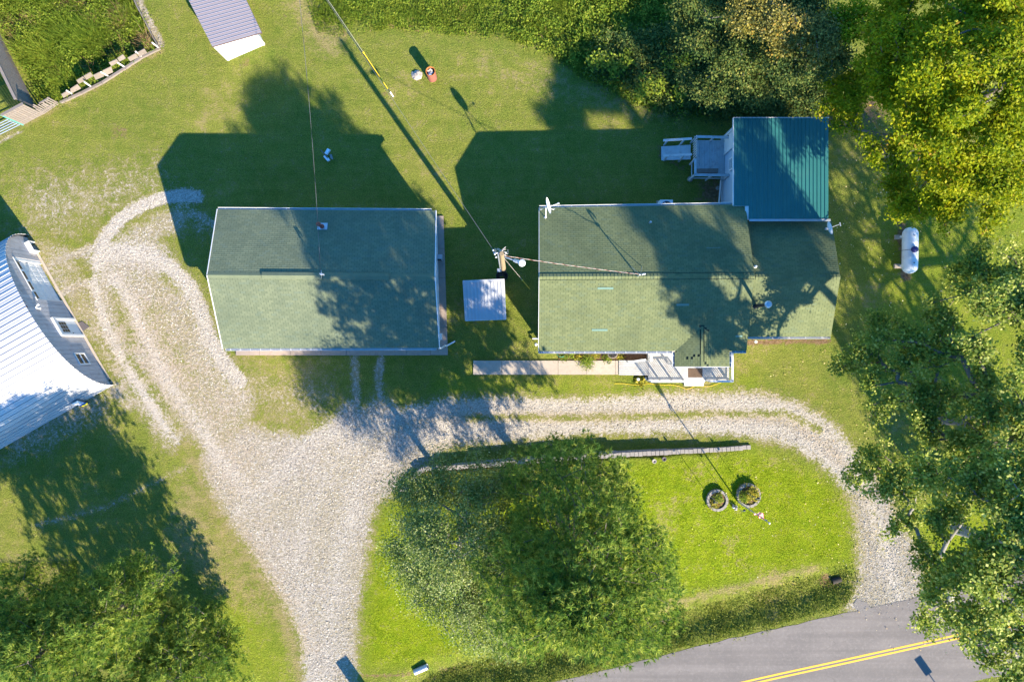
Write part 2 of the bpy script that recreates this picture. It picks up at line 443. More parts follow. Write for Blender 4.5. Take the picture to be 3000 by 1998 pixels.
def seg_dist(X, Y, pts):
    P = np.array(G2(pts)); best = np.full(X.shape, 1e9)
    for a, b in zip(P[:-1], P[1:]):
        d = b-a; L = max(d @ d, 1e-9)
        t = np.clip(((X-a[0])*d[0]+(Y-a[1])*d[1])/L, 0, 1)
        best = np.minimum(best, np.hypot(X-a[0]-t*d[0], Y-a[1]-t*d[1]))
    return best

def inside(X, Y, pts):
    P = np.array(G2(pts)); r = np.zeros(X.shape, dtype=bool); n = len(P)
    j = n-1
    for i in range(n):
        xi, yi = P[i]; xj, yj = P[j]
        if yi != yj:
            c = ((yi > Y) != (yj > Y)) & (X < (xj-xi)*(Y-yi)/(yj-yi)+xi)
            r ^= c
        j = i
    return r

def sm(x): x = np.clip(x, 0, 1); return x*x*(3-2*x)
def area(X, Y, pts, soft):
    d = seg_dist(X, Y, pts+[pts[0]]); s = np.where(inside(X, Y, pts), d, -d)
    return sm(s/(2*soft)+.5)
def stroke(X, Y, pts, hw, soft):
    return sm((hw-seg_dist(X, Y, pts))/(2*soft)+.5)

WALL = [(1172, 1442), (1198, 1413), (1222, 1386), (1240, 1373), (1262, 1369), (1350, 1364), (1420, 1358), (1530, 1349), (1620, 1341), (1700, 1335),
        (1850, 1327), (2000, 1320), (2100, 1316), (2198, 1309)]
ROADC = [(-2500, 3150), (-600, 2680), (600, 2390), (1400, 2192), (1800, 2096), (2170, 2004), (2500, 1931), (2900, 1843), (3300, 1752), (4500, 1470), (7000, 860)]

def gz(X, Y):
    """ground height"""
    X = np.asarray(X, dtype=np.float64); Y = np.asarray(Y, dtype=np.float64)
    # raised lawn south of the retaining wall
    wx = np.array([p[0] for p in G2(WALL)]); wy = np.array([p[1] for p in G2(WALL)])
    wally = np.interp(X, wx, wy)
    t = (X - wx[0])/(wx[-1]-wx[0])
    hh = .55*np.clip(np.sin(np.clip(t, 0, 1)**.8*math.pi), 0, 1)
    dn = wally - Y
    z = hh*sm((dn-.10)/.12)*(1-sm((dn-2)/9.0))
    rd = seg_dist(X, Y, ROADC)
    # ditch between lawn and road
    DIT = [(1120, 2110), (1260, 1985), (1500, 1950), (1700, 1900), (1900, 1842), (2250, 1768), (2440, 1712)]
    dd = seg_dist(X, Y, DIT)
    z = z - .32*(1-sm(dd/1.5))
    DIT2 = [(-1200, 2620), (300, 2240), (880, 2095)]
    z = z - .4*(1-sm(seg_dist(X, Y, DIT2)/1.5))
    z = np.where(rd < 3.6, np.minimum(z*sm((rd-3.1)/.5), z*0-0.0)-.012*(1-sm((rd-2.7)/.4)), z)
    return z
def gz1(v): return float(gz(np.array([v[0]]), np.array([v[1]]))[0])

DRIVE = [(893, 2010), (885, 1900), (850, 1800), (790, 1700), (730, 1610), (690, 1560), (640, 1480), (600, 1400), (585, 1330), (640, 1290), (720, 1235), (800, 1262), (880, 1275), (960, 1235), (1030, 1170),
         (1060, 1195), (1110, 1160), (1180, 1200), (1300, 1170), (1400, 1165), (1500, 1162), (1700, 1170), (2000, 1150), (2200, 1150), (2330, 1175), (2440, 1240), (2530, 1350),
         (2600, 1450), (2650, 1540), (2690, 1620), (2720, 1720), (2740, 1790), (2600, 1850), (2480, 1790), (2500, 1740), (2520, 1690), (2515, 1580), (2490, 1450), (2430, 1380), (2330, 1310),
         (2180, 1275), (2050, 1270), (1900, 1268), (1750, 1270), (1600, 1282), (1450, 1300), (1330, 1308), (1270, 1345), (1215, 1385), (1160, 1430), (1110, 1470), (1085, 1530), (1075, 1640), (1050, 1760), (1045, 1880), (1040, 2010)]
DRIVE_OUT = [(893, 1990), (880, 2150), (850, 2260), (1120, 2260), (1075, 2150), (1040, 1990)]
LOOP = [(225, 745), (330, 700), (420, 640), (500, 600), (560, 610), (540, 680), (480, 700), (520, 760), (585, 840), (620, 930), (640, 1010), (655, 1070), (700, 1110), (760, 1160), (740, 1240), (680, 1330), (620, 1400), (570, 1300), (500, 1320), (440, 1180), (360, 1060), (290, 940), (240, 860), (250, 800)]

def fields(X, Y):
    g = area(X, Y, DRIVE, .9)*.98
    g = np.maximum(g, area(X, Y, DRIVE_OUT, .3))
    g = np.maximum(g, area(X, Y, LOOP, 1.1)*.74)
    S = lambda pts, w, a, s=.35: stroke(X, Y, pts, w, s)*a
    for pts, w, a in [([(575, 577), (540, 572), (470, 582), (400, 610), (350, 645), (305, 700), (285, 770), (275, 830)], .42, 1.1),
                      ([(275, 830), (300, 930), (345, 1030), (420, 1150), (470, 1230), (520, 1290)], .38, .98),
                      ([(290, 760), (350, 735), (430, 745), (500, 785), (560, 850), (590, 920), (610, 990), (650, 1060), (700, 1115)], .55, 1.0),
                      ([(330, 820), (390, 900), (430, 1000), (470, 1080), (520, 1160), (560, 1240), (610, 1300), (660, 1400)], .45, .9),
                      ([(130, 785), (190, 755), (270, 730)], .3, .95), ([(178, 862), (230, 835), (300, 800)], .3, .95),
                      ([(1040, 1050), (1040, 1110), (1045, 1180), (1020, 1260)], .24, .9), ([(1116, 1050), (1108, 1110), (1115, 1180), (1150, 1240)], .24, .9),
                      ([(560, 625), (600, 640), (620, 655)], .4, .6),
                      ([(60, 1290), (150, 1230), (260, 1180)], .8, .55), ([(100, 1540), (300, 1490), (560, 1360)], .15, .55), ([(330, 1130), (380, 1180)], .6, .6)]:
        g = np.maximum(g, S(pts, w, a))
    # green strips inside the drives
    g -= S([(1370, 1225), (1500, 1222), (1700, 1225), (1900, 1218), (2100, 1212), (2300, 1210), (2400, 1260)], .28, .68, .35)
    g -= S([(340, 860), (350, 920), (390, 1000)], .4, .35, .6)
    g -= S([(370, 1060), (430, 1120), (500, 1230), (560, 1340)], .35, .4, .5)
    g -= S([(450, 920), (470, 990), (560, 1100)], .5, .18, .7)
    g -= S([(270, 800), (230, 800)], .5, .5, .5)
    g -= S([(2520, 1400), (2560, 1500), (2590, 1620)], .3, .4, .4)
    g -= S([(480, 810), (520, 850)], .4, .25, .4)
    # sparse pale patches at the left lawn
    g = np.maximum(g, area(X, Y, [(60, 520), (470, 470), (480, 570), (330, 640), (200, 720), (60, 690)], 2.2)*.44)
    g = np.maximum(g, area(X, Y, [(480, 500), (560, 560), (640, 690), (560, 700), (500, 620)], .8)*.40)
    g = np.maximum(g, area(X, Y, [(60, 680), (200, 720), (300, 880), (420, 1100), (560, 1280), (480, 1330), (330, 1110), (180, 880)], .6)*.55)
    g = np.maximum(g, area(X, Y, [(0, 1230), (330, 1130), (330, 1230), (120, 1330), (0, 1370)], 1.0)*.46)
    g = np.maximum(g, area(X, Y, [(650, 1060), (960, 1100), (1000, 1200), (900, 1270), (700, 1200)], 1.3)*.36)
    g = np.clip(g, 0, 1.2)
    dust = area(X, Y, [(250, 820), (560, 900), (660, 1080), (760, 1200), (760, 1400), (720, 1560), (640, 1480), (480, 1250), (330, 1050)], 3.2)*.8
    dust = np.maximum(dust, area(X, Y, [(330, 880), (470, 860), (560, 1000), (620, 1180), (560, 1300), (450, 1150)], 1.2)*1.0)
    dust = np.maximum(dust, S([(690, 1560), (790, 1720), (880, 1880)], 1.0, .8, .8))
    dust = np.maximum(dust, stroke(X, Y, [(1300, 1180), (2300, 1170), (2500, 1330), (2580, 1560)], .6, 1.0)*.55)
    dust = np.maximum(dust, S([(1300, 1185), (2000, 1165)], .5, .4, .6))
    dust = np.maximum(dust, stroke(X, Y, [(1330, 1222), (1700, 1222), (2100, 1212), (2320, 1230), (2460, 1350)], .5, .5)*.9)
    dry = area(X, Y, [(560, 1030), (980, 1030), (1010, 1180), (850, 1300), (600, 1250)], 1.6)*.48
    dry = np.maximum(dry, area(X, Y, [(520, 1380), (600, 1420), (760, 1700), (800, 1850), (640, 1760), (480, 1600)], 1.0)*.55)
    dry = np.maximum(dry, stroke(X, Y, [(560, 1350), (600, 1430), (690, 1580), (780, 1720), (850, 1850), (880, 2000)], .5, .8)*.75)
    dry = np.maximum(dry, stroke(X, Y, [(480, 1230), (560, 1330), (590, 1370)], .6, .8)*.6)
    dry = np.maximum(dry, area(X, Y, [(0, 480), (470, 470), (440, 620), (250, 700), (0, 720)], 2.0)*.35)
    dry = np.maximum(dry, stroke(X, Y, [(890, -20), (930, 60), (960, 110)], 1.3, 1.0)*.62)
    dry = np.maximum(dry, stroke(X, Y, [(1560, 200), (1700, 260), (1800, 300), (1960, 340)], .9, 1.3)*.42)
    dry = np.maximum(dry, stroke(X, Y, [(1400, 180), (1520, 230), (1600, 260), (1720, 290)], .5, .8)*.5)
    dry = np.maximum(dry, stroke(X, Y, [(1480, 1410), (1700, 1390), (1780, 1420)], .9, 1.0)*.5)
    dry = np.maximum(dry, stroke(X, Y, [(1250, 1385), (1500, 1370)], .4, .5)*.4)
    dry = np.maximum(dry, stroke(X, Y, [(1940, 1780), (2150, 1720), (2390, 1665)], .25, .4)*.75)
    dry = np.maximum(dry, stroke(X, Y, [(0, 405), (170, 315), (320, 235), (475, 150)], .16, .3)*.65)
    dry = np.maximum(dry, area(X, Y, [(0, 1600), (200, 1640), (180, 1820), (60, 1950), (0, 1950)], 1.0)*.5)
    dry = np.maximum(dry, stroke(X, Y, [(1070, 1440), (1095, 1560), (1075, 1720)], .25, .4)*.5)
    dry = np.maximum(dry, stroke(X, Y, [(1290, 1160), (1700, 1158)], .15, .4)*.5)
    lush = area(X, Y, [(1200, 1400), (1900, 1340), (2210, 1320), (2420, 1390), (2490, 1480), (2500, 1650), (2350, 1670), (2100, 1730), (1700, 1830), (1180, 1960), (1060, 1960), (1060, 1800), (1100, 1560)], 1.2)
    lush = np.maximum(lush*area(X, Y, [(1040, 1300), (2600, 1250), (2600, 2100), (1040, 2100)], 1.5), area(X, Y, [(2680, 1500), (3200, 1400), (3200, 1650), (2700, 1700)], 2)*.9)
    lush = np.maximum(lush, stroke(X, Y, [(1300, 1130), (1800, 1140), (2200, 1120)], .6, 1.0)*.45)
    lush = np.maximum(lush, area(X, Y, [(2560, 600), (3100, 560), (3100, 1250), (2560, 1150)], 2)*.45)
    lush = np.maximum(lush, area(X, Y, [(680, 1700), (800, 1850), (880, 2010), (560, 2010)], 1.5)*.55)
    soil = stroke(X, Y, [(2640, 660), (2650, 740), (2655, 810)], .35, .3)*.9
    soil = np.maximum(soil, area(X, Y, [(1440, 20), (1520, 20), (1560, 60), (1450, 60)], .5)*.4)
    soil = np.maximum(soil, area(X, Y, [(1960, 470), (2010, 485), (2010, 500), (2000, 510)], .4)*.8)
    soil = np.maximum(soil, area(X, Y, [(2050, 520), (2140, 520), (2140, 600), (2040, 600)], .6)*.75)
    soil = np.maximum(soil, area(X, Y, [(1925, 425), (1945, 435), (1945, 470), (1925, 470)], .3)*.8)
    soil = np.maximum(soil, stroke(X, Y, [(2180, 1002), (2430, 1000)], .18, .2)*.9)
    soil = np.maximum(soil, stroke(X, Y, [(1230, 1380), (1350, 1373), (1560, 1358)], .16, .2)*.7)
    soil = np.maximum(soil, area(X, Y, [(10, 1760), (60, 1740), (90, 1765), (60, 1790), (10, 1790)], .5)*.8)
    soil = np.maximum(soil, area(X, Y, [(2300, 250), (2640, 250), (2600, 420), (2440, 400), (2330, 340)], 1.5)*.6)
    soil = np.maximum(soil, stroke(X, Y, [(1255, 1995), (1300, 1975), (1700, 1890)], .3, .3)*.5)
    soil = np.maximum(soil, stroke(X, Y, [(2425, 1705), (2440, 1710)], .5, .4)*.95)
    soil = np.maximum(soil, stroke(X, Y, [(500, 150), (395, 0)], .35, .2)*.0)
    soil = np.maximum(soil, stroke(X, Y, [(1060, 1980), (1200, 1975)], .15, .2)*.7)
    for (cx, cy, rr) in [(720, 182, .35), (830, 50, .3), (1125, 275, .3), (2022, 1140, .5), (1330, 830, .0), (345, 390, .5), (360, 385, .3), (1940, 1112, .4)]:
        soil = np.maximum(soil, stroke(X, Y, [(cx, cy), (cx+3, cy+1)], rr, .3)*.5)
    pale = np.zeros_like(g)
    for pts, w in [([(575, 577), (470, 582), (350, 645), (300, 720), (275, 830)], .45), ([(275, 830), (300, 930), (345, 1030), (420, 1150), (500, 1270), (540, 1330)], .35), ([(290, 760), (350, 735), (430, 745), (500, 785), (560, 850), (590, 920), (610, 990), (650, 1060), (700, 1115)], .5),
                   ([(330, 820), (390, 900), (430, 1000), (470, 1080), (520, 1160), (590, 1250), (640, 1340), (760, 1480)], .4), ([(960, 2010), (960, 1850), (985, 1650), (1010, 1520), (1060, 1400), (1180, 1290), (1300, 1262), (1500, 1256), (1800, 1258), (2100, 1250), (2280, 1262), (2400, 1320), (2480, 1420)], .5),
                   ([(910, 2010), (900, 1850), (880, 1650), (900, 1500), (960, 1380), (1080, 1260), (1200, 1200), (1350, 1188), (1600, 1185), (1900, 1180), (2150, 1180), (2320, 1205), (2450, 1280), (2530, 1400)], .5),
                   ([(2560, 1480), (2590, 1580), (2610, 1680), (2640, 1780)], .5), ([(700, 1500), (800, 1400), (900, 1300), (1000, 1260)], .5)]:
        pale = np.maximum(pale, stroke(X, Y, pts, w, .55)*.8)
    pale = pale*(1-.55*area(X, Y, [(700, 1260), (1200, 1240), (1100, 1500), (1060, 2100), (860, 2100), (700, 1500)], 2.0))
    pale = np.maximum(pale, stroke(X, Y, [(985, 1720), (1000, 1600), (1040, 1480)], .5, .8)*.6)
    # pale strip beside the garden
    g = np.maximum(g, stroke(X, Y, [(395, -20), (432, 60), (470, 130)], .28, .15)*.8)
    g = np.maximum(g, stroke(X, Y, [(0, 416), (60, 385)], .1, .15)*.7)
    return g, dust, dry, lush, soil, pale

def build_ground():
    def axis(lo, hi, step):
        a = np.arange(lo, hi, step)
        o = [.5, 1, 2, 4, 8, 16, 32, 64, 128, 256, 500]
        lo_s = a[0]-np.cumsum(o)[::-1]; hi_s = a[-1]+np.cumsum(o)
        return np.concatenate([lo_s, a, hi_s])
    xs = axis(-39, 39, .17); ys = axis(-27, 27, .17)
    X, Y = np.meshgrid(xs, ys)
    g, dust, dry, lush, soil, pale = fields(X, Y)
    Z = gz(X, Y)
    nx, ny = len(xs), len(ys)
    V = np.stack([X.ravel(), Y.ravel(), Z.ravel()], 1)
    I = np.arange(nx*ny).reshape(ny, nx)
    F = np.stack([I[:-1, :-1].ravel(), I[:-1, 1:].ravel(), I[1:, 1:].ravel(), I[1:, :-1].ravel()], 1)
    gf = g.ravel()[F].mean(1)
    dr = gf > .5
    at = dict(gravel=g.ravel(), dust=dust.ravel(), dry=dry.ravel(), lush=lush.ravel(), soil=soil.ravel(), pale=pale.ravel())
    def part(mask, name, label):
        f = F[mask]; used, inv = np.unique(f, return_inverse=True)
        return np_mesh(name, V[used], inv.reshape(f.shape), M['ground'], attrs={k: v[used] for k, v in at.items()}, smooth=True, kind='structure', label=label)
    part(~dr, 'ground', 'mown lawn and field around the house, garage and barn')
    part(dr, 'gravel_driveway', 'pale gravel drive looping past the barn, garage and front of the house')

def ribbon(name, center, offs, z, mat, label=None, kind='structure', parent=None):
    """strip along the polyline between the two sideways offsets (metres, positive = to the north)"""
    P = [Vector((x, y, 0)) for x, y in G2(center)]
    # smooth the line
    Q = []
    for i in range(len(P)-1):
        p0 = P[max(i-1, 0)]; p1 = P[i]; p2 = P[i+1]; p3 = P[min(i+2, len(P)-1)]
        for k in range(10):
            t = k/10
            Q.append(.5*((2*p1)+(-p0+p2)*t+(2*p0-5*p1+4*p2-p3)*t*t+(-p0+3*p1-3*p2+p3)*t**3))
    Q.append(P[-1])
    mb = MB(); L = []; Rr = []
    for i, q in enumerate(Q):
        d = (Q[min(i+1, len(Q)-1)]-Q[max(i-1, 0)]).normalized(); n = Vector((-d.y, d.x, 0))
        w = random.uniform(-.07, .05) if abs(offs[1]) > 2 else 0
        L.append(q+n*(offs[0]+w)+Vector((0, 0, z))); Rr.append(q+n*(offs[1]+w)+Vector((0, 0, z)))
    for i in range(len(Q)-1): mb.quad(Rr[i+1], Rr[i], L[i], L[i+1]) if False else mb.quad(L[i], L[i+1], Rr[i+1], Rr[i])
    return mb.build(name, mat, parent, label=label, kind=kind)

def build_road():
    ribbon('road', ROADC, (-3.1, 3.1), .012, M['asphalt'], 'grey asphalt country road crossing the lower right corner')
    ln = props(bpy.data.objects.new('road_marking', None), 'double yellow centre line painted on the grey road', None, None, 'structure'); C.objects.link(ln)
    ribbon('road_line', ROADC, (.06, .175), .017, M['yellow_paint'], kind=None, parent=ln)
    ribbon('road_line', ROADC, (-.175, -.06), .017, M['yellow_paint'], kind=None, parent=ln)
    # old asphalt apron where the drives meet the road
    mb = MB()
    mb.poly([W(x, y, .018) for x, y in [(2530, 1796), (2506, 1783), (2500, 1768), (2512, 1752), (2524, 1760), (2541, 1764), (2548, 1779), (2561, 1786), (2556, 1797)][::-1]])
    mb.build('pavement_patch', M['old_asphalt'], kind='structure', label='broken grey asphalt patch where the right drive meets the road')

# ------------------------------------------------------------------ shingled roofs
def tab_mesh(w, l, mat, name='shingle'):
    """one shingle tab: x along the eave, y up the slope, butt edge thick"""
    v = [(-w/2, 0, 0), (w/2, 0, 0), (w/2, l, 0), (-w/2, l, 0), (-w/2, 0, .011), (w/2, 0, .011), (w/2, l, .002), (-w/2, l, .002)]
    f = [(4, 5, 6, 7), (0, 1, 5, 4), (1, 2, 6, 5), (3, 0, 4, 7)]
    me = bpy.data.meshes.new(name); me.from_pydata(v, [], f); me.materials.append(mat); me.update(); return me

def shingle_plane(roof, quad, mat, indiv, w=.318, l=.135, off=.006, clip=None):
    """quad: eaveL, eaveR, ridgeR, ridgeL in world space; indiv: how many tabs become objects of their own"""
    a, b, c, d = [Vector(p) for p in quad]
    width = ((b-a).length+(c-d).length)/2; slope = ((d-a).length+(c-b).length)/2
    e = (b-a).normalized(); up = ((d+c)/2-(a+b)/2); n = e.cross(up).normalized()
    if n.z < 0: n = -n
    up = n.cross(e).normalized()
    rows = max(1, round(slope/l)); cols = max(1, round(width/w))
    tabs = []
    def P(u, v): return (a*(1-u)+b*u)*(1-v)+(d*(1-u)+c*u)*v
    for r in range(rows):
        v0 = r/rows; v1 = (r+1)/rows
        sh = (r % 2)*.5 + random.uniform(-.03, .03)
        for k in range(-1, cols+1):
            u0 = (k+sh)/cols; u1 = (k+1+sh)/cols
            u0 = max(u0, 0); u1 = min(u1, 1)
            if u1-u0 < .1/cols: continue
            cen = P((u0+u1)/2, (v0+v1)/2)
            if clip and not clip(cen): continue
            tabs.append((u0, u1, v0, v1, cen))
    full = [i for i, t in enumerate(tabs) if (t[1]-t[0]) > .98/cols]
    full.sort(key=lambda i: (tabs[i][4]-Vector((0, 0, CAM_H))).length)
    pick = set(full[:indiv])
    gap = .013
    tw = width/cols-gap; tl = slope/rows+.004
    me = tab_mesh(tw, tl, mat)
    rot = Matrix((e, up, n)).transposed().to_euler()
    V = []; F = []
    for i, (u0, u1, v0, v1, cen) in enumerate(tabs):
        if i in pick:
            base = P((u0+u1)/2, v0)+n*(off+random.uniform(0, .003))
            place(me, 'shingle', roof, base, rot)
            continue
        g = gap/2/width
        p = [P(u0+g, v0), P(u1-g, v0), P(u1-g, v1), P(u0+g, v1)]
        t0 = .011+off+random.uniform(0, .003); k = len(V)
        V += [p[0]+n*off, p[1]+n*off, p[2]+n*off, p[3]+n*off, p[0]+n*t0, p[1]+n*t0, p[2]+n*(off+.004), p[3]+n*(off+.004)]
        F += [(k+4, k+5, k+6, k+7), (k, k+1, k+5, k+4), (k+1, k+2, k+6, k+5), (k+3, k, k+4, k+7)]
    if V: np_mesh('shingle_field', [tuple(x) for x in V], F, mat, roof, kind='stuff')

def gutter(root, a, b, side, mat=None, hangers=12):
    """K-style gutter from a to b hung on the 'side' direction; hangers across it"""
    mat = mat or M['white']; a = Vector(a); b = Vector(b); s = Vector(side).normalized()
    w = .12; h = .11
    prof = [Vector((0, 0, 0)), s*0+Vector((0, 0, -h)), s*(w*.75)+Vector((0, 0, -h)), s*w+Vector((0, 0, 0)), s*(w+.02)+Vector((0, 0, .004))]
    mb = MB()
    for i in range(len(prof)-1):
        mb.quad(a+prof[i], b+prof[i], b+prof[i+1], a+prof[i+1])
    mb.quad(a+prof[3], b+prof[3], b+prof[3]+Vector((0, 0, -.03)), a+prof[3]+Vector((0, 0, -.03)))
    for p in (a, b): mb.quad(p+prof[0], p+prof[1], p+prof[2], p+prof[3])
    g = mb.build('gutter', mat, root)
    mh = MB()
    for i in range(hangers):
        t = (i+.5)/hangers; p = a.lerp(b, t)
        mh = MB(); mh.bar(p+Vector((0, 0, .004)), p+s*(w+.01)+Vector((0, 0, .004)), .03, .008)
        mh.build('hanger', mat, g)
    return g

def build_walls(root, corners, ztop, mat, name='wall', top=None):
    """one wall per side between plan corners (px at ground), height ztop"""
    n = len(corners)
    for i in range(n):
        a = Vector(corners[i]); b = Vector(corners[(i+1) % n])
        mb = MB(); nn = (b-a).normalized().cross(Vector((0, 0, 1)))*.06
        rows = 14; hz = ztop/rows
        for r in range(rows):   # lap boards: real steps
            z0 = r*hz; z1 = (r+1)*hz
            mb.quad(a+nn*1.25+Vector((0, 0, z0)), b+nn*1.25+Vector((0, 0, z0)), b+nn+Vector((0, 0, z1)), a+nn+Vector((0, 0, z1)))
            mb.quad(a+nn+Vector((0, 0, z0)), b+nn+Vector((0, 0, z0)), b+nn*1.25+Vector((0, 0, z0)), a+nn*1.25+Vector((0, 0, z0)))
        mb.quad(a-nn, a-nn+Vector((0, 0, ztop)), b-nn+Vector((0, 0, ztop)), b-nn)
        mb.build(name, mat, root)

def gable(root, a, b, apex, mat):
    mb = MB(); a = Vector(a); b = Vector(b); p = Vector(apex)
    d = (b-a).normalized().cross(Vector((0, 0, 1)))*.05
    mb.tri(a+d, b+d, p+d); mb.tri(b-d, a-d, p-d)
    mb.build('gable', mat, root)

def window(root, c, e, w, h, n, mat=None):
    """c: centre on wall, e: along the wall, n: outward normal"""
    c = Vector(c); e = Vector(e).normalized(); n = Vector(n).normalized(); z = Vector((0, 0, 1))
    mb = MB()
    for sx in (-1, 1): mb.bar(c+e*sx*w/2-z*h/2+n*.03, c+e*sx*w/2+z*h/2+n*.03, .09, .07)
    for sz in (-1, 0, 1): mb.bar(c-e*w/2+z*sz*h/2+n*.032, c+e*w/2+z*sz*h/2+n*.032, .075, .068)
    f = mb.build('window', mat or M['white'], root)
    g = MB(); g.slab([c-e*w/2-z*h/2+n*.015, c+e*w/2-z*h/2+n*.015, c+e*w/2+z*h/2+n*.015, c-e*w/2+z*h/2+n*.015], -n*.02)
    g.build('pane', M['glass'], f)
    return f

def plain_door(root, c, e, n, w=.92, h=2.05):
    c = Vector(c); e = Vector(e).normalized(); n = Vector(n).normalized(); z = Vector((0, 0, 1))
    mb = MB(); mb.slab([c-e*w/2+n*.05, c+e*w/2+n*.05, c+e*w/2+z*h+n*.05, c-e*w/2+z*h+n*.05], -n*.05)
    d = mb.build('door', M['white'], root)
    k = MB(); k.lathe(c+e*w*.38+z*1.0+n*.05, [(.0, .07), (.03, .06), (.03, .03), (.012, .02), (.012, 0)], 8, n); k.build('handle', M['dark'], d)
    return d

def roof_slab(root, quad, thick=.14, name='roof', mat=None):
    mb = MB(); a, b, c, d = [Vector(p)-Z3*.004 for p in quad]; N = 24        # a fine strip mesh follows the slightly twisted plane
    for i in range(N):
        for j in range(6):
            q = lambda u, v: (a*(1-u)+b*u)*(1-v)+(d*(1-u)+c*u)*v
            mb.quad(q(i/N, j/6), q((i+1)/N, j/6), q((i+1)/N, (j+1)/6), q(i/N, (j+1)/6))
    t = Vector((0, 0, -thick))
    mb.quad(d+t, c+t, b+t, a+t)
    for p, r in ((a, b), (b, c), (c, d), (d, a)): mb.quad(p, p+t, r+t, r)
    return mb.build(name, mat or M['underlay'], root)

ZE, ZR = 3.55, 4.82
Z3 = Vector((0, 0, 1))

def build_garage():
    root = thing('garage', 'long detached garage with weathered green shingle roof left of the utility pole', 'garage', W(945, 815, 0))
    NL, NR, SR, SL = W(638, 614, ZE), W(1276, 618, ZE), W(1286, 1019, ZE), W(654, 1021, ZE)
    RL, RR = W(608, 806, ZR), W(1273, 811, ZR)
    rs = roof_slab(root, [SL, SR, RR, RL]); rn = roof_slab(root, [NR, NL, RL, RR])
    shingle_plane(rs, (SL, SR, RR, RL), M['shingle_garage'], 150)
    shingle_plane(rn, (NR, NL, RL, RR), M['shingle_garage'], 150)
    # ridge: two raised vent caps and a flat ridge strip
    def cap(a, b, hw, lift, name):
        mb = MB(); e = (b-a).normalized(); y = Vector((0, 0, 1)).cross(e)
        dz = hw*.37
        p = [a+Z3*lift, b+Z3*lift]
        for s in (1, -1):
            q0 = p[0]+y*s*hw-Z3*dz; q1 = p[1]+y*s*hw-Z3*dz
            if s > 0: mb.quad(p[0], p[1], q1, q0)
            else: mb.quad(q0, q1, p[1], p[0])
            mb.quad(q0, q1, q1-Z3*(lift-.01), q0-Z3*(lift-.01))
        for i in (0, 1): mb.poly([p[i], p[i]+y*hw-Z3*dz, p[i]+y*hw-Z3*(dz+lift-.01), p[i]-y*hw-Z3*(dz+lift-.01), p[i]-y*hw-Z3*dz])
        return mb.build(name, M['shingle_garage'], root)
    cap(RL, RR, .17, .035, 'ridge_cap')
    cap(RL.lerp(RR, .24), RL.lerp(RR, .505), .20, .10, 'ridge_vent')
    cap(RL.lerp(RR, .51), RL.lerp(RR, .80), .20, .10, 'ridge_vent')
    gutter(root, SL+Vector((.12, 0, -.03)), SR+Vector((-.15, 0, -.03)), (0, -1, 0), hangers=21)
    gutter(root, NL+Vector((0, 0, -.03)), NR+Vector((-.25, 0, -.03)), (0, 1, 0), hangers=14)
    for a, b in ((SR, RR), (RR, NR), (SL, RL), (RL, NL)):
        s = .03 if a.x > -9 else -.03
        mb = MB(); mb.bar(a+Vector((s, 0, -.06)), b+Vector((s, 0, -.06)), .045, .19); mb.build('rake_trim', M['white'], root)
    cs = [W(672, 1018, 0), W(1262, 1016, 0), W(1255, 640, 0), W(662, 640, 0)]
    cs = [Vector((SL.x+.4, SL.y+.35, 0)), Vector((SR.x-.35, SR.y+.35, 0)), Vector((NR.x-.35, NR.y-.35, 0)), Vector((NL.x+.4, NL.y-.35, 0))]
    build_walls(root, cs, ZE-.02, M['siding'])
    gable(root, cs[1]+Z3*(ZE-.02), cs[2]+Z3*(ZE-.02), Vector(((cs[1].x+cs[2].x)/2, RR.y, ZR-.16)), M['siding'])
    gable(root, cs[3]+Z3*(ZE-.02), cs[0]+Z3*(ZE-.02), Vector(((cs[3].x+cs[0].x)/2, RL.y, ZR-.16)), M['siding'])
    window(root, cs[0].lerp(cs[1], .3)+Z3*1.5+Vector((0, -.08, 0)), (1, 0, 0), 1.0, 1.1, (0, -1, 0))
    plain_door(root, cs[0].lerp(cs[1], .85)+Z3*.05+Vector((0, -.08, 0)), (1, 0, 0), (0, -1, 0))
    mb = MB(); c = cs[0].lerp(cs[1], .62)+Vector((0, -.09, 0))
    for r in range(4): mb.slab([c+Vector((-1.35, -.02, .04+r*.55)), c+Vector((1.35, -.02, .04+r*.55)), c+Vector((1.35, -.02, .57+r*.55)), c+Vector((-1.35, -.02, .57+r*.55))], (0, .03, 0))
    mb.build('garage_door', M['white'], root)
    # clay flue on a pale flashing plate
    p = W(943, 664, 4.0); zz = ZE+(ZR-ZE)*((664-616)/(809-616.)); p = W(945, 664, zz)
    slope_n = (Vector(NR)-Vector(NL)).cross(RL-NL).normalized()
    if slope_n.z < 0: slope_n = -slope_n
    ups = slope_n.cross(Vector((1, 0, 0))).normalized()
    mb = MB(); c = p+slope_n*.035; a = .3; b = .22
    mb.slab([c+Vector((-a, 0, 0))-ups*b, c+Vector((a, 0, 0))-ups*b, c+Vector((a, 0, 0))+ups*b, c+Vector((-a, 0, 0))+ups*b] if ups.y > 0 else [c+Vector((-a, 0, 0))+ups*b, c+Vector((a, 0, 0))+ups*b, c+Vector((a, 0, 0))-ups*b, c+Vector((-a, 0, 0))-ups*b], -slope_n*.012)
    fl = mb.build('flashing', M['galv'], root)
    mb = MB(); mb.lathe(p+Vector((-.02, 0, 0)), [(.14, -.1), (.14, .12), (.10, .14), (.09, .75), (.135, .78), (.135, .88), (0, .93)], 14); mb.build('flue_pipe', M['red_brown'], fl, smooth=True)
    # downspout elbow at the south-east corner
    mb = MB(); q = SR+Vector((-.05, -.02, -.12))
    mb.tube([q, q+Vector((.15, .0, -.4)), Vector((q.x+.12, q.y+.15, .4)), Vector((q.x+.18, q.y+.12, .14)), Vector((q.x+.75, q.y+.42, .06))], .055, 6)
    mb.build('downspout', M['white'], root)
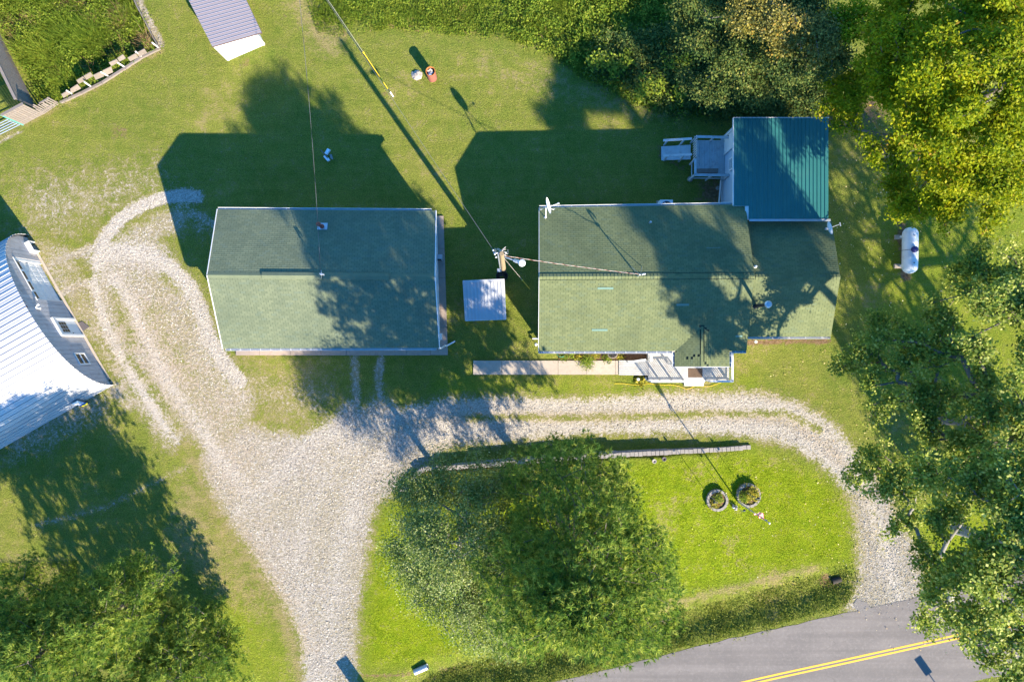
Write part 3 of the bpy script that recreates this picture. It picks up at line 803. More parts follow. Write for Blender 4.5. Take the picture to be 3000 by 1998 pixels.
    mb = MB(); mb.box(Vector((cs[1].x+.2, cs[1].y+.35, 1.1)), .22, .42, .6); mb.build('meter_box', M['white'], root)
    # concrete apron along the east and south sides
    ap = props(bpy.data.objects.new('concrete_apron', None), 'narrow brown concrete apron along the south and east sides of the garage', None, None, 'structure')
    C.objects.link(ap)
    ys = [1041, 960, 905, 815, 730, 633]
    for i in range(5):
        y0, y1 = ys[i], ys[i+1]
        xo = lambda y: 1312-(1041-y)*.032
        mb = MB(); mb.slab([W(1262, y0-.8, .09), W(xo(y0), y0-.8, .09), W(xo(y1), y1, .09), W(1262, y1, .09)], (0, 0, -.15)); mb.build('slab', M['apron_concrete'], ap)
    xs = [690, 760, 850, 940, 1015, 1110, 1190, 1261]
    for i in range(7):
        mb = MB(); mb.slab([W(xs[i]+.8, 1041, .09), W(xs[i+1], 1041, .09), W(xs[i+1], 1005, .09), W(xs[i]+.8, 1005, .09)], (0, 0, -.15)); mb.build('slab', M['apron_concrete'], ap)
    # wires' mast on the garage ridge
    m = thing('service_mast', 'short pale electric service mast on the garage ridge', 'mast', W(952, 808, ZR))
    mb = MB(); b = W(952, 808, ZR+.02); mb.tube([b, b+Z3*.85], .03, 8); mb.build('pipe', M['galv'], m)
    mb = MB(); mb.tube([b+Z3*.8, b+Vector((.0, 0, .95)), b+Vector((.14, .0, .95)), b+Vector((.16, -.02, .8))], .045, 8); mb.build('weatherhead', M['galv'], m)
    mb = MB(); mb.lathe(b+Vector((-.05, .04, .74)), [(.0, 0), (.05, .01), (.05, .07), (.0, .08)], 8); mb.build('insulator', M['white'], m)
    mb = MB(); mb.tube([b+Z3*.78+Vector((.02*math.cos(i), .25*math.sin(i*.7), .03*math.sin(i))) for i in range(7)], .012, 5); mb.build('wire_loop', M['wire_pale'], m)

def ribs_panel(a, b, c, d, n, rib_h=.022, rib_w=.05, seam=.014):
    """sheet metal between corner a,b (low side) and d,c (high side), with a rib along edge a-d"""
    a, b, c, d = Vector(a), Vector(b), Vector(c), Vector(d)
    mb = MB(); e = (b-a).normalized()
    r1 = e*rib_w*.5; r2 = e*rib_w*.25; up = n*rib_h
    lo = [a, a+r2+up, a+r1+r2+up, a+r1*2, b-e*seam]
    hi = [d, d+r2+up, d+r1+r2+up, d+r1*2, c-e*seam]
    for i in range(4): mb.quad(lo[i], lo[i+1], hi[i+1], hi[i])
    t = -n*.004
    mb.quad(a+t, d+t, c+t, b+t)
    return mb

def build_house():
    root = thing('house', 'green-roofed single-storey house with a teal metal rear addition right of the pole', 'house', W(1890, 820, 0))
    NL, NR, SR, SL = W(1580, 609, ZE), W(2183, 599, ZE), W(2186, 1028, ZE), W(1578, 1029, ZE)
    RL, RR = W(1580, 811, ZR), W(2210, 808, ZR)
    rs = roof_slab(root, [SL, SR, RR, RL]); rn = roof_slab(root, [NR, NL, RL, RR])
    px0, px1, rx = 1977, 2137, 2057                       # porch roof
    zpr = 3.95
    ry = 943
    PRb, PRt = W(rx, 1074, zpr), W(rx, ry, zpr)
    PLb, PLt = W(px0, 1074, ZE), W(px0, 1031, ZE)
    PEb, PEt = W(px1, 1074, ZE), W(px1, 1031, ZE)
    def under_porch(c):
        px = c.x*FOC/(CAM_H-c.z)+1500; py = 999-c.y*FOC/(CAM_H-c.z)
        if py < ry+8 or not (px0+6 < px < px1-6): return False
        f = (py-ry)/(1031-ry)
        return abs(px-rx) < 80*f-10
    shingle_plane(rs, (SL, SR, RR, RL), M['shingle_house'], 150, clip=lambda c: not under_porch(c))
    shingle_plane(rn, (NR, NL, RL, RR), M['shingle_house'], 90)
    # replaced shingles
    for (x, y, w) in ((1774, 845, 46), (1757, 967, 46), (2000, 893, 36), (2090, 724, 40), (2165, 985, 20)):
        f = abs(y-810)/(1029-810.) if y > 810 else (810-y)/(810-604.)
        z = ZR-(ZR-ZE)*f+.032
        sgn = 1 if y > 810 else -1
        dz = sgn*.05
        mb = MB(); mb.slab([W(x-w/2, y+3, z-dz*.5), W(x+w/2, y+3, z-dz*.5), W(x+w/2, y-3, z+dz*.5), W(x-w/2, y-3, z+dz*.5)], (0, 0, -.02)); mb.build('newer_shingle', M['shingle_new'], rs)
    # ridge cap tabs
    def caps(a, b, n, mat):
        e = (b-a).normalized(); L = (b-a).length/n; hw = .17
        y = Z3.cross(e)
        for i in range(n):
            p = a+e*L*i; mb = MB(); t0 = .05; t1 = .026
            q = p+e*(L*1.1)
            for s in (1, -1):
                mb.quad(p+Z3*t0, q+Z3*t1, q+y*s*hw+Z3*(t1-hw*.37), p+y*s*hw+Z3*(t0-hw*.37))
            mb.quad(p+Z3*t0, p+y*hw+Z3*(t0-hw*.37), p+y*hw+Z3*(-hw*.37), p)
            mb.quad(p+Z3*t0, p-y*hw+Z3*(t0-hw*.37), p-y*hw+Z3*(-hw*.37), p)
            if i == 0: me = mb.build('ridge_cap', mat, root); base = p
            else: place(me.data, 'ridge_cap', root, origin(me)+(p-base))
    caps(RL, RR, 60, M['shingle_house'])
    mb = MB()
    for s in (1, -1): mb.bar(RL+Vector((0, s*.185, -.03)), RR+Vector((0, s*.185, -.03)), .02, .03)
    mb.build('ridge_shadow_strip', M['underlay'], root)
    # east wing
    WNL, WNR, WSR, WSL = W(2190, 648, 3.2), W(2436, 648, 3.2), W(2433, 986, 3.2), W(2182, 987, 3.2)
    WRL, WRR = W(2206, 812, 4.75), W(2461, 812, 4.75)
    ws = roof_slab(root, [WSL, WSR, WRR, WRL], name='wing_roof'); wn_ = roof_slab(root, [WNR, WNL, WRL, WRR], name='wing_roof')
    shingle_plane(ws, (WSL, WSR, WRR, WRL), M['shingle_house'], 60); shingle_plane(wn_, (WNR, WNL, WRL, WRR), M['shingle_house'], 0)
    caps(WRL+Vector((.15, 0, 0)), WRR, 25, M['shingle_house'])
    # porch roof
    pl = roof_slab(root, [PLb-Z3*.02, PRb-Z3*.02, PRt-Z3*.02, PLt-Z3*.02], .10, 'porch_roof'); pr = roof_slab(root, [PRb-Z3*.02, PEb-Z3*.02, PEt-Z3*.02, PRt-Z3*.02], .10, 'porch_roof')
    # courses run along the eaves, which here run north-south; the valley side is a triangle
    for roof, eb, et, sgn in ((pl, PLb, PLt, 1), (pr, PEb, PEt, -1)):
        # plane through eb, et, PRb; extend to the full rectangle and clip at the valley
        top_e = Vector((eb.x, PRt.y, eb.z))
        valley = (et, PRt)
        def keep(c, sgn=sgn, et=et):
            # inside if south of the valley line from et to PRt
            t = (c.x-et.x)/(PRt.x-et.x); yv = et.y+(PRt.y-et.y)*t
            return c.y < yv+.03
        q = (eb, top_e, PRt, PRb) if sgn > 0 else (top_e, eb, PRb, PRt)
        shingle_plane(roof, q, M['shingle_house'], 40 if sgn > 0 else 30, clip=keep)
    mb = MB(); mb.bar(PRb+Z3*.008, PRt+Z3*.008, .15, .02); mb.build('porch_ridge_cap', M['shingle_house'], root)
    # porch gable end facing south
    mb = MB(); mb.poly([PLb+Vector((.1, .12, -.08)), PEb+Vector((-.1, .12, -.08)), PRb+Vector((0, .12, -.1))]); mb.build('porch_gable', M['siding'], root)
    for a, b in ((PLb, PRb), (PRb, PEb)):
        mb = MB(); mb.bar(a+Vector((0, -.015, -.07)), b+Vector((0, -.015, -.07)), .03, .12); mb.build('rake_trim', M['white'], root)
    gutter(root, PLb+Vector((0, .02, -.03)), PLt+Vector((0, -.0, -.03)), (-1, 0, 0), hangers=2)
    gutter(root, PEb+Vector((0, .02, -.03)), PEt+Vector((0, 0, -.03)), (1, 0, 0), hangers=2)
    # gutters and rakes
    gutter(root, SL+Vector((0, 0, -.03)), W(1969, 1029, ZE-.03), (0, -1, 0), hangers=13)
    gutter(root, W(2145, 1028, ZE-.03), SR+Vector((0, 0, -.03)), (0, -1, 0), hangers=2)
    gutter(root, NL+Vector((0, 0, -.03)), NR+Vector((0, 0, -.03)), (0, 1, 0), hangers=16)
    gutter(root, WSL+Vector((.2, 0, -.03)), WSR+Vector((0, 0, -.03)), (0, -1, 0), hangers=5)
    for a, b in ((SL, RL), (RL, NL)):
        mb = MB(); mb.bar(a+Vector((-.015, 0, -.06)), b+Vector((-.015, 0, -.06)), .025, .16); mb.build('rake_trim', M['white'], root)
    for a, b in ((SR, RR), (RR, NR), (WSR, WRR), (WRR, WNR)):
        mb = MB(); mb.bar(a+Vector((.015, 0, -.07)), b+Vector((.015, 0, -.07)), .02, .12); mb.build('rake_trim', M['shingle_house'], root)
    # walls
    cs = [Vector((SL.x+.35, SL.y+.45, 0)), Vector((SR.x-.25, SR.y+.45, 0)), Vector((NR.x-.25, NR.y-.45, 0)), Vector((NL.x+.35, NL.y-.45, 0))]
    build_walls(root, cs, ZE-.02, M['siding'])
    gable(root, cs[3]+Z3*(ZE-.02), cs[0]+Z3*(ZE-.02), Vector((cs[0].x, RL.y, ZR-.16)), M['siding'])
    gable(root, cs[1]+Z3*(ZE-.02), cs[2]+Z3*(ZE-.02), Vector((cs[1].x, RL.y, ZR-.16)), M['siding'])
    wc = [Vector((WSL.x, WSL.y+.35, 0)), Vector((WSR.x-.3, WSR.y+.35, 0)), Vector((WNR.x-.3, WNR.y-.1, 0)), Vector((WNL.x, WNL.y-.1, 0))]
    build_walls(root, wc, 3.18, M['siding'])
    gable(root, wc[1]+Z3*3.18, wc[2]+Z3*3.18, Vector((wc[1].x, WRR.y, 4.55)), M['siding'])
    for t in (.15, .42, .62): window(root, cs[0].lerp(cs[1], t)+Z3*1.7+Vector((0, -.08, 0)), (1, 0, 0), 1.1, 1.2, (0, -1, 0))
    window(root, wc[0].lerp(wc[1], .5)+Z3*1.7+Vector((0, -.08, 0)), (1, 0, 0), 1.4, 1.2, (0, -1, 0))
    window(root, cs[3].lerp(cs[0], .5)+Z3*1.7+Vector((-.08, 0, 0)), (0, 1, 0), 1.0, 1.2, (-1, 0, 0))
    window(root, wc[1].lerp(wc[2], .5)+Z3*1.7+Vector((.08, 0, 0)), (0, 1, 0), 1.0, 1.2, (1, 0, 0))
    plain_door(root, cs[0].lerp(cs[1], .80)+Z3*.62+Vector((0, -.08, 0)), (1, 0, 0), (0, -1, 0))
    # rear addition with a ribbed teal metal roof
    zt, zb = 3.2, 3.75
    A, B, Cc, D = W(2149, 347, zt), W(2427, 347, zt), W(2427, 644, zb), W(2149, 604, zb-.05)
    n = (B-A).cross(D-A).normalized(); n = n if n.z > 0 else -n
    ar = MB(); ar.slab([A-Z3*.03, D-Z3*.03, W(2183, 604, zb-.08), W(2183, 644, zb-.03), Cc-Z3*.03, B-Z3*.03][::-1], (0, 0, -.1)); ar = ar.build('metal_roof', M['white'], root)
    N = 25
    for i in range(N):
        u0 = i/N; u1 = (i+1)/N
        a = A.lerp(B, u0); b = A.lerp(B, u1)
        x0 = 2149+278*u0; yb = 604 if x0 < 2183 else 644
        zz = zt+(zb-zt)*((yb-347)/297.)
        c = Vector((b.x, W(0, yb, zz).y, zz)); d = Vector((a.x, W(0, yb, zz).y, zz))
        # keep px edges straight
        c = W(2149+278*u1, yb, zz); d = W(x0, yb, zz)
        ribs_panel(a, b, c, d, n, .03, .045).build('roof_panel', M['teal_metal'], ar)
    mb = MB(); mb.bar(W(2195, 645.5, zb+.03), W(2433, 645.5, zb+.03), .14, .03); mb.build('roof_flashing', M['galv'], root)
    mb = MB(); mb.bar(W(2147.6, 347, zt-.05), W(2147.6, 602, zb-.12), .05, .15); mb.build('rake_trim', M['white'], root)
    mb = MB(); mb.bar(W(2148, 345.8, zt-.06), W(2428, 345.8, zt-.06), .03, .13); mb.build('fascia', M['white'], root)
    ac = [Vector((13.85, W(0, 604, 0).y, 0)), Vector((19.0, W(0, 604, 0).y, 0)), Vector((19.0, A.y-.25, 0)), Vector((13.85, A.y-.25, 0))]
    ac = [Vector((13.85, D.y, 0)), Vector((B.x-.3, D.y, 0)), Vector((B.x-.3, A.y-.3, 0)), Vector((13.85, A.y-.3, 0))]
    build_walls(root, ac, 3.12, M['siding_back'])
    # back door with white frame towards the deck
    dc = W(2118, 428, .92); dc.x = 13.77
    plain_door(root, dc+Vector((0, .0, 0)), (0, 1, 0), (-1, 0, 0), .95, 2.05)
    mb = MB()
    for s in (-1, 1): mb.bar(dc+Vector((-.05, s*.55, 0)), dc+Vector((-.05, s*.55, 2.1)), .10, .06)
    mb.bar(dc+Vector((-.05, -.6, 2.12)), dc+Vector((-.05, .6, 2.12)), .10, .10)
    mb.build('door_frame', M['white'], root)
    window(root, Vector((13.77, W(0, 490, 1.5).y, 2.3)), (0, 1, 0), .7, .6, (-1, 0, 0))
    # vents on the roof
    def pipe(px, py, z, h, r, name, mat, cap=None):
        b = W(px, py, z); mb = MB(); mb.lathe(b-Z3*.12, [(r*1.6, 0), (r*1.6, .14), (r, .16), (r, h+.12), (0, h+.12)], 12); o = mb.build(name, mat, root, smooth=False)
        if cap:
            mb = MB(); mb.lathe(b+Z3*(h-.02), [(0, 0), (cap, 0), (cap, .12), (cap*.75, .17), (0, .2)], 14); mb.build('cap', M['galv'], o, smooth=False)
    pipe(1901, 655, 3.72, .45, .045, 'vent_pipe', M['galv'], .07)
    pipe(2212, 782, 4.5, .25, .06, 'vent_pipe', M['white'])
    pipe(2214, 897, 4.05, 2.0, .10, 'stove_pipe', M['dark'], .21)
    mb = MB(); mb.tube([W(1577, 992, .3), W(1560, 992, .25)], .05, 6); mb.build('downspout', M['white'], root)
    # white electric mast on the ridge
    m = thing('service_mast', 'pale electric service mast on the house ridge where the pole wire lands', 'mast', W(1868, 812, ZR))
    b = W(1868, 810, ZR+.02)
    mb = MB(); mb.tube([b, b+Z3*1.25], .035, 8); mb.build('pipe', M['galv'], m)
    mb = MB(); mb.tube([b+Z3*1.2, b+Vector((.04, 0, 1.38)), b+Vector((.18, .02, 1.36)), b+Vector((.2, .02, 1.22))], .05, 8); mb.build('weatherhead', M['galv'], m)
    mb = MB(); mb.tube([b+Z3*.9, b+Vector((-.35, .6, -.2))], .015, 5); mb.tube([b+Z3*.9, b+Vector((.3, .6, -.2))], .015, 5); mb.build('brace', M['galv'], m)
    for s in (-1, 1):
        mb = MB(); mb.lathe(b+Vector((s*.07, .0, 1.05)), [(0, 0), (.045, .01), (.045, .07), (0, .08)], 8); mb.build('insulator', M['white'], m)
    return root

def rail_run(root, a, b, zt, zb, posts, picket=.13, mat=None, top_w=.13, pick_mat=None):
    """railing from a to b (plan points): wide top board, bottom rail, posts, square pickets"""
    mat = mat or M['white']; a = Vector((a[0], a[1], 0)); b = Vector((b[0], b[1], 0)); d = b-a; L = d.length; e = d.normalized()
    mb = MB(); mb.bar(a+Z3*zt, b+Z3*zt, top_w, .035); r = mb.build('handrail', mat, root)
    mb = MB(); mb.bar(a+Z3*(zb+.1), b+Z3*(zb+.1), .04, .08); mb.build('bottom_rail', mat, root)
    for i in range(posts):
        p = a+e*(L*(i/(posts-1) if posts > 1 else .5)); mb = MB(); mb.bar(p+Z3*(zb-.45 if zb > .5 else 0.0), p+Z3*(zt-.02), .09, .09); mb.build('post', mat, root)
    k = int(L/picket); me = None
    for i in range(1, k):
        p = a+e*(L*i/k)
        if me is None:
            mb = MB(); mb.bar(p+Z3*(zb+.1), p+Z3*(zt-.02), .035, .035); o = mb.build('picket', mat, root); me = o.data; p0 = p
        else: place(me, 'picket', root, origin(o)+(p-p0))

def boards(root, x0, x1, y0, y1, z, n, along, mat, thick=.035, gap=.012, zfun=None, name='board'):
    """deck boards filling the plan rectangle (world coords)"""
    me = None
    for i in range(n):
        if along == 'x':
            w = (y1-y0)/n; c = Vector(((x0+x1)/2, y0+w*(i+.5), z)); s = (x1-x0, w-gap)
        else:
            w = (x1-x0)/n; c = Vector((x0+w*(i+.5), (y0+y1)/2, z)); s = (w-gap, y1-y0)
        if zfun: c.z = zfun(c)
        if me is None:
            mb = MB(); mb.box(c-Z3*thick, s[0], s[1], thick); o = mb.build(name, mat, root); me = o.data; c0 = c.copy()
        else:
            place(me, name, root, origin(o)+(c-c0)+Z3*random.uniform(-.004, .004))

def build_front_porch():
    root = thing('front_porch', 'whitewashed front porch deck with railings, ramp and step before the house door', 'porch', W(2030, 1075, 0))
    z = .62
    p0 = W(1900, 1117, z); p1 = W(2094, 1025, z)
    boards(root, p0.x, p1.x+.2, p0.y, p1.y+.25, z, 17, 'x', M['deck_white'])
    p2 = W(2133, 1117, z)
    boards(root, p1.x+.21, p2.x, p0.y, p1.y+.25, z, 17, 'x', M['deck_white'])
    mb = MB(); mb.box(Vector(((p0.x+p2.x)/2, p0.y+.03, .05)), p2.x-p0.x, .04, z-.1); mb.box(Vector((p0.x+.02, (p0.y+p1.y)/2, .05)), .04, p1.y-p0.y, z-.1); mb.build('skirt', M['deck_white'], root)
    # ramp
    a = W(1813, 1099, .1); b = W(1900, 1056, z)
    me = None; n = 7
    for i in range(n):
        y0 = a.y+(b.y-a.y)*i/n+.006; y1 = a.y+(b.y-a.y)*(i+1)/n-.006
        mb = MB(); mb.slab([Vector((a.x, y0, .13)), Vector((p0.x-.01, y0, z-.02)), Vector((p0.x-.01, y1, z-.02)), Vector((a.x, y1, .13))], (0, 0, -.03)); mb.build('ramp_board', M['deck_white'], root)
    # railings (plan positions at rail height)
    zt = z+.95
    q = lambda x, y: tuple(W(x, y, zt)[:2])
    rail_run(root, q(1908, 1117.5), q(2014, 1117.5), zt, z, 4)
    rail_run(root, q(2081, 1117), q(2148, 1117), zt, z, 3)
    rail_run(root, q(2146, 1116), q(2146, 1032), zt, z, 3)
    rail_run(root, q(1908, 1057), q(1908, 1030), zt, z, 2)
    mb = MB(); mb.bar(W(1842, 1061, zt-.35), W(1893, 1054, zt), .13, .035); mb.build('handrail', M['white'], root)
    for x, y, t in ((1845, 1060.5, zt-.34), (1890, 1054.5, zt-.03)):
        p = W(x, y, t); mb = MB(); mb.bar(Vector((p.x, p.y, .05)), p, .08, .08); mb.build('post', M['white'], root)
    for i in range(7):
        p = W(1852+i*5.2, 1059.5-i*.72, zt-.3+i*.04); mb = MB(); mb.bar(Vector((p.x, p.y, .3)), p, .035, .035); mb.build('picket', M['white'], root)
    # porch roof posts
    for x, y in ((1983, 1068), (2130, 1068)):
        p = W(x, y, 3.1); mb = MB(); mb.bar(Vector((p.x, p.y, z)), Vector((p.x, p.y, 3.2)), .11, .11); mb.build('post', M['white'], root)
    # step
    for (x0, y0, x1, y1, h) in ((2005, 1131, 2062, 1120, .22), (2003, 1121, 2065, 1112, .42)):
        u = W(x0, y0, h); v = W(x1, y1, h); mb = MB(); mb.slab([Vector((u.x, u.y, h)), Vector((v.x, u.y, h)), Vector((v.x, v.y, h)), Vector((u.x, v.y, h))], (0, 0, -h+.02)); mb.build('step', M['deck_white'], root)
    # doormat and things lying about
    t = thing('doormat', 'brown woven doormat on the front porch at the top of the step', 'doormat', W(2037, 1092, z))
    mb = MB(); u = W(2016, 1106, z+.012); v = W(2058, 1079, z+.012); mb.slab([Vector((u.x, u.y, u.z)), Vector((v.x, u.y, u.z)), Vector((v.x, v.y, u.z)), Vector((u.x, v.y, u.z))], (0, 0, -.012)); mm = mb.build('rubber_base', M['mat_brown'], t)
    mb = MB()
    for i in range(18):
        x = u.x+(v.x-u.x)*(i+.5)/18; mb.bar(Vector((x, u.y+.02, u.z+.004)), Vector((x, v.y-.02, u.z+.004)), .012, .01)
    mb.build('weave', M['mulch'], t)
    # yellow hose / cord
    pts = [(1800, 1124), (1812, 1123.5), (1828, 1124), (1860, 1128), (1895, 1124), (1908, 1124), (1922, 1127.5), (1945, 1128), (1968, 1127.5), (1990, 1131), (2003, 1137), (2012, 1140), (2022, 1138), (2036, 1131), (2050, 1131.5), (2080, 1132), (2095, 1127), (2112, 1121)]
    mb = MB(); mb.tube([W(x, y, .05) for x, y in pts], .013, 6); props(mb.build('garden_hose', M['yellow']), 'thin yellow hose lying along the grass below the front porch', 'hose')

def build_back_deck():
    root = thing('back_deck', 'grey-blue painted back deck with lattice, rails and stairs beside the metal roof', 'deck', W(2080, 460, 0))
    z = .92; mat = M['deck_blue']
    a = W(2042, 512, z); b = W(2128, 412, z)
    boards(root, a.x, b.x+.55, a.y, b.y, z, 15, 'y', mat)
    mb = MB()
    for (u, v) in ((Vector((a.x, a.y, 0)), Vector((b.x+.5, a.y, 0))), (Vector((a.x, b.y, 0)), Vector((b.x+.5, b.y, 0))), (Vector((a.x, a.y, 0)), Vector((a.x, b.y, 0)))):
        mb.bar(u+Z3*(z-.12), v+Z3*(z-.12), .04, .18)
    mb.build('rim_joist', mat, root)
    zt = 1.9
    q = lambda x, y: tuple(W(x, y, zt)[:2])
    rail_run(root, q(2040, 401), q(2145, 403), zt, z, 3, 9, mat, .16)
    rail_run(root, q(2036, 513), q(2136, 514), zt, z, 3, 9, mat, .16)
    rail_run(root, q(2037, 511), q(2037, 466), zt, z, 2, 9, mat, .14)
    # lower outer boards of the frame
    # lattice panel at the stair head, leaning in the light
    for i in range(9):
        y0 = 402+i*7.2
        mb = MB(); mb.bar(W(2030, y0+9, 1.0), W(2041, y0-4, 1.95), .055, .02, up=(1, 0, 0)); mb.build('lattice_slat', M['white'], root)
    for i in range(8):
        y0 = 400+i*7.2
        mb = MB(); mb.bar(W(2032.5, y0, 1.0)+Vector((.03, 0, 0)), W(2042, y0+9, 1.95)+Vector((.03, 0, 0)), .055, .02, up=(1, 0, 0)); mb.build('lattice_slat', mat, root)
    # stairs / ramp to the west
    sa = W(1938, 470, .15); n = 11
    for i in range(n):
        t = (i+.5)/n; x0 = W(1938+86*i/n, 0, .2+.7*t).x; x1 = W(1938+86*(i+1)/n, 0, .2+.7*t).x-.015
        z0 = .15+.72*t; ys = W(0, 470.5-3*t, z0).y; yn = W(0, 430-5*t, z0).y
        mb = MB(); mb.slab([Vector((x0, ys, z0)), Vector((x1, ys, z0+.04)), Vector((x1, yn, z0+.04)), Vector((x0, yn, z0))], (0, 0, -.04)); mb.build('ramp_board', mat, root)
    for y0, y1 in ((412, 407), (457, 453)):
        A = W(1943, y0, 1.0); B = W(2027, y1, 1.85)
        mb = MB(); mb.bar(A, B, .15, .035); mb.build('handrail', mat, root)
        for t in (.16, .75):
            p = A.lerp(B, t); mb = MB(); mb.bar(Vector((p.x, p.y-.02, 0)), p, .09, .09); mb.build('post', mat, root)
    # wood pieces under and on the deck
    t = thing('threshold_plank', 'scuffed pale plank lying at the south end of the back deck', 'plank', W(2080, 500, z+.02))
    mb = MB(); mb.slab([W(2041, 507, z+.05), W(2104, 507, z+.05), W(2105, 494, z+.05), W(2041, 495, z+.05)], (0, 0, -.03)); mb.build('board', M['fence_wood'], t)
    mb = MB(); mb.slab([W(2044, 508.5, z+.03), W(2102, 508.5, z+.03), W(2102, 507.3, z+.03), W(2044, 507.3, z+.03)], (0, 0, -.02)); mb.build('edge_strip', M['rust'], t)
    pp = MB(); pp.tube([W(2106, 600, .5), W(2112, 528, .55)], .05, 8); pp = pp.build('drain_pipe', M['white']); props(pp, 'white drain pipe running along the rear wall south of the deck', 'pipe')
    for (x, y, s, lab) in ((2021, 526, .3, 'small pale concrete block at the corner post of the back deck'), (2102, 552, .22, 'rough pale stone on bare soil between deck and house')):
        me = MB(); c = W(x, y, 0)
        me.lathe(c, [(s*.6, 0), (s*.62, s*.5), (s*.5, s*.75), (s*.1, s*.8)], 7); props(me.build('stone', M['block']), lab, 'stone')

# ------------------------------------------------------------------ barn
def build_barn():
    A = W(79, 696, 0); B = W(325, 1129, 0)                    # ends of the gable base line
    u = (B-A).normalized(); L = (B-A).length; mid = (A+B)/2
    n = Vector((-u.y, u.x, 0))                                 # outward normal of the gable wall
    if n.x < 0: n = -n
    v = -n                                                     # along the barn
    root = thing('barn', 'round-roofed white metal barn with grey plank gable at the left edge', 'barn', mid)
    a = L/2+.06; H = 4.32
    def prof(t):
        """t 0..1 over the arch, from the far (north-west) eave to the near one"""
        th = math.pi*(1-t)
        x = a*math.copysign(abs(math.cos(th))**.92, math.cos(th)); z = H*abs(math.sin(th))**.86
        return x, max(z, 0.02)
    def P(t, s, lift=0.0):
        x, z = prof(t); return mid+u*x+v*s+Z3*z
    # equal-length strips
    T = np.linspace(0, 1, 1200); XY = np.array([prof(t) for t in T]); d = np.r_[0, np.cumsum(np.hypot(*np.diff(XY, axis=0).T))]
    N = 46; ts = np.interp(np.linspace(0, d[-1], N+1), d, T)
    s0, s1 = -.22, 19.0
    shell = MB()
    for i in range(N):
        shell.quad(P(ts[i], s0+.05)-Z3*.03, P(ts[i+1], s0+.05)-Z3*.03, P(ts[i+1], s1)-Z3*.03, P(ts[i], s1)-Z3*.03)
    roof = shell.build('roof', M['dark'], root)
    for i in range(N):
        p0, p1, q0, q1 = P(ts[i], s0), P(ts[i+1], s0), P(ts[i], s1), P(ts[i+1], s1)
        e = (p1-p0).normalized(); nn = e.cross(v); nn = nn if nn.z > 0 or i in (0, N-1) else -nn
        c = (p0+p1)/2-mid; outward = Vector((c.x, c.y, c.z))
        if nn.dot(outward-v*outward.dot(v)) < 0: nn = -nn
        mb = MB(); w = (p1-p0).length
        w -= .012
        pr = [(0, 0), (.010, .034), (.05, .034), (.065, 0), (w*.5, .0), (w*.5+.012, .010), (w*.5+.03, .010), (w*.5+.04, 0), (w, 0)]
        for k in range(len(pr)-1):
            mb.quad(p0+e*pr[k][0]+nn*pr[k][1], p0+e*pr[k+1][0]+nn*pr[k+1][1], q0+e*pr[k+1][0]+nn*pr[k+1][1], q0+e*pr[k][0]+nn*pr[k][1])
        mb.build('roof_panel', M['barn_metal'], roof)
    # projection of picture points on the gable plane -> (u, z)
    def wall_pt(px, py, off=0.0):
        dr = W(px, py, 0)-Vector((0, 0, CAM_H)); o = Vector((0, 0, CAM_H)); pl = mid+n*off
        t = (pl-o).dot(n)/dr.dot(n); q = o+dr*t
        return (q-mid).dot(u), q.z
    def Q(x, z, off=0.0): return mid+u*x+n*off+Z3*z
    def hz(x):
        c = min(1, abs(x)/a)**(1/.92); return H*max(0, 1-c*c)**.43
    # openings
    gx0 = wall_pt(114, 769)[0]; gx1 = wall_pt(178.6, 883)[0]; gz_ = 2.55
    ex0 = wall_pt(215, 939)[0]; ex1 = wall_pt(240, 982)[0]
    n_pl = 37; x = -L/2; w = L/n_pl
    for i in range(n_pl):
        x0 = -L/2+i*w; x1 = x0+w; xc = (x0+x1)/2; g = .008
        zb = 0.0
        if gx0-.02 < xc < gx1+.02: zb = gz_
        mb = MB(); zt0 = hz(x0+g)-.02; zt1 = hz(x1-g)-.02
        if max(zt0, zt1) < zb+.05: continue
        off = random.uniform(0, .008)
        mb.slab([Q(x0+g, zb, off), Q(x1-g, zb, off), Q(x1-g, max(zt1, zb+.02), off), Q(x0+g, max(zt0, zb+.02), off)], -n*.03)
        mb.build('plank', M['plank_grey'], root)
    mb = MB()   # backing behind the joints
    for i in range(24):
        x0 = -L/2+L*i/24; x1 = x0+L/24
        for (za, zb2) in ((0, 1),):
            lo = gz_ if gx0-.05 < (x0+x1)/2 < gx1+.05 else 0
            mb.quad(Q(x0, lo, -.04), Q(x1, lo, -.04), Q(x1, max(lo, hz(x1)-.04), -.04), Q(x0, max(lo, hz(x0)-.04), -.04))
    mb.build('sheathing', M['dark'], root)
    # sectional garage door, set back in its opening
    dr = MB(); W_ = gx1-gx0; rec = -.14
    dr.slab([Q(gx0, 0, rec-.02), Q(gx1, 0, rec-.02), Q(gx1, gz_, rec-.02), Q(gx0, gz_, rec-.02)], -n*.03)
    door = dr.build('garage_door', M['white'], root)
    for r in range(4):
        z0 = r*gz_/4+.01; z1 = (r+1)*gz_/4-.01
        mb = MB(); mb.slab([Q(gx0+.02, z0, rec), Q(gx1-.02, z0, rec), Q(gx1-.02, z1, rec), Q(gx0+.02, z1, rec)], -n*.02); mb.build('door_section', M['white'], door)
        for k in range(8):
            if r == 3 and k % 2 == 0:
                xa = gx0+W_*(k+.25)/8; xb = xa+W_*.19
                mb = MB(); mb.slab([Q(xa, z0+.12, rec+.012), Q(xb, z0+.12, rec+.012), Q(xb, z1-.12, rec+.012), Q(xa, z1-.12, rec+.012)], -n*.011); mb.build('pane', M['glass'], door)
            elif r < 3:
                xa = gx0+W_*(k+.15)/8; xb = xa+W_*.7/8
                mb = MB(); mb.slab([Q(xa, z0+.10, rec+.014), Q(xb, z0+.10, rec+.014), Q(xb, z1-.10, rec+.014), Q(xa, z1-.10, rec+.014)], -n*.013); mb.build('raised_panel', M['white'], door)
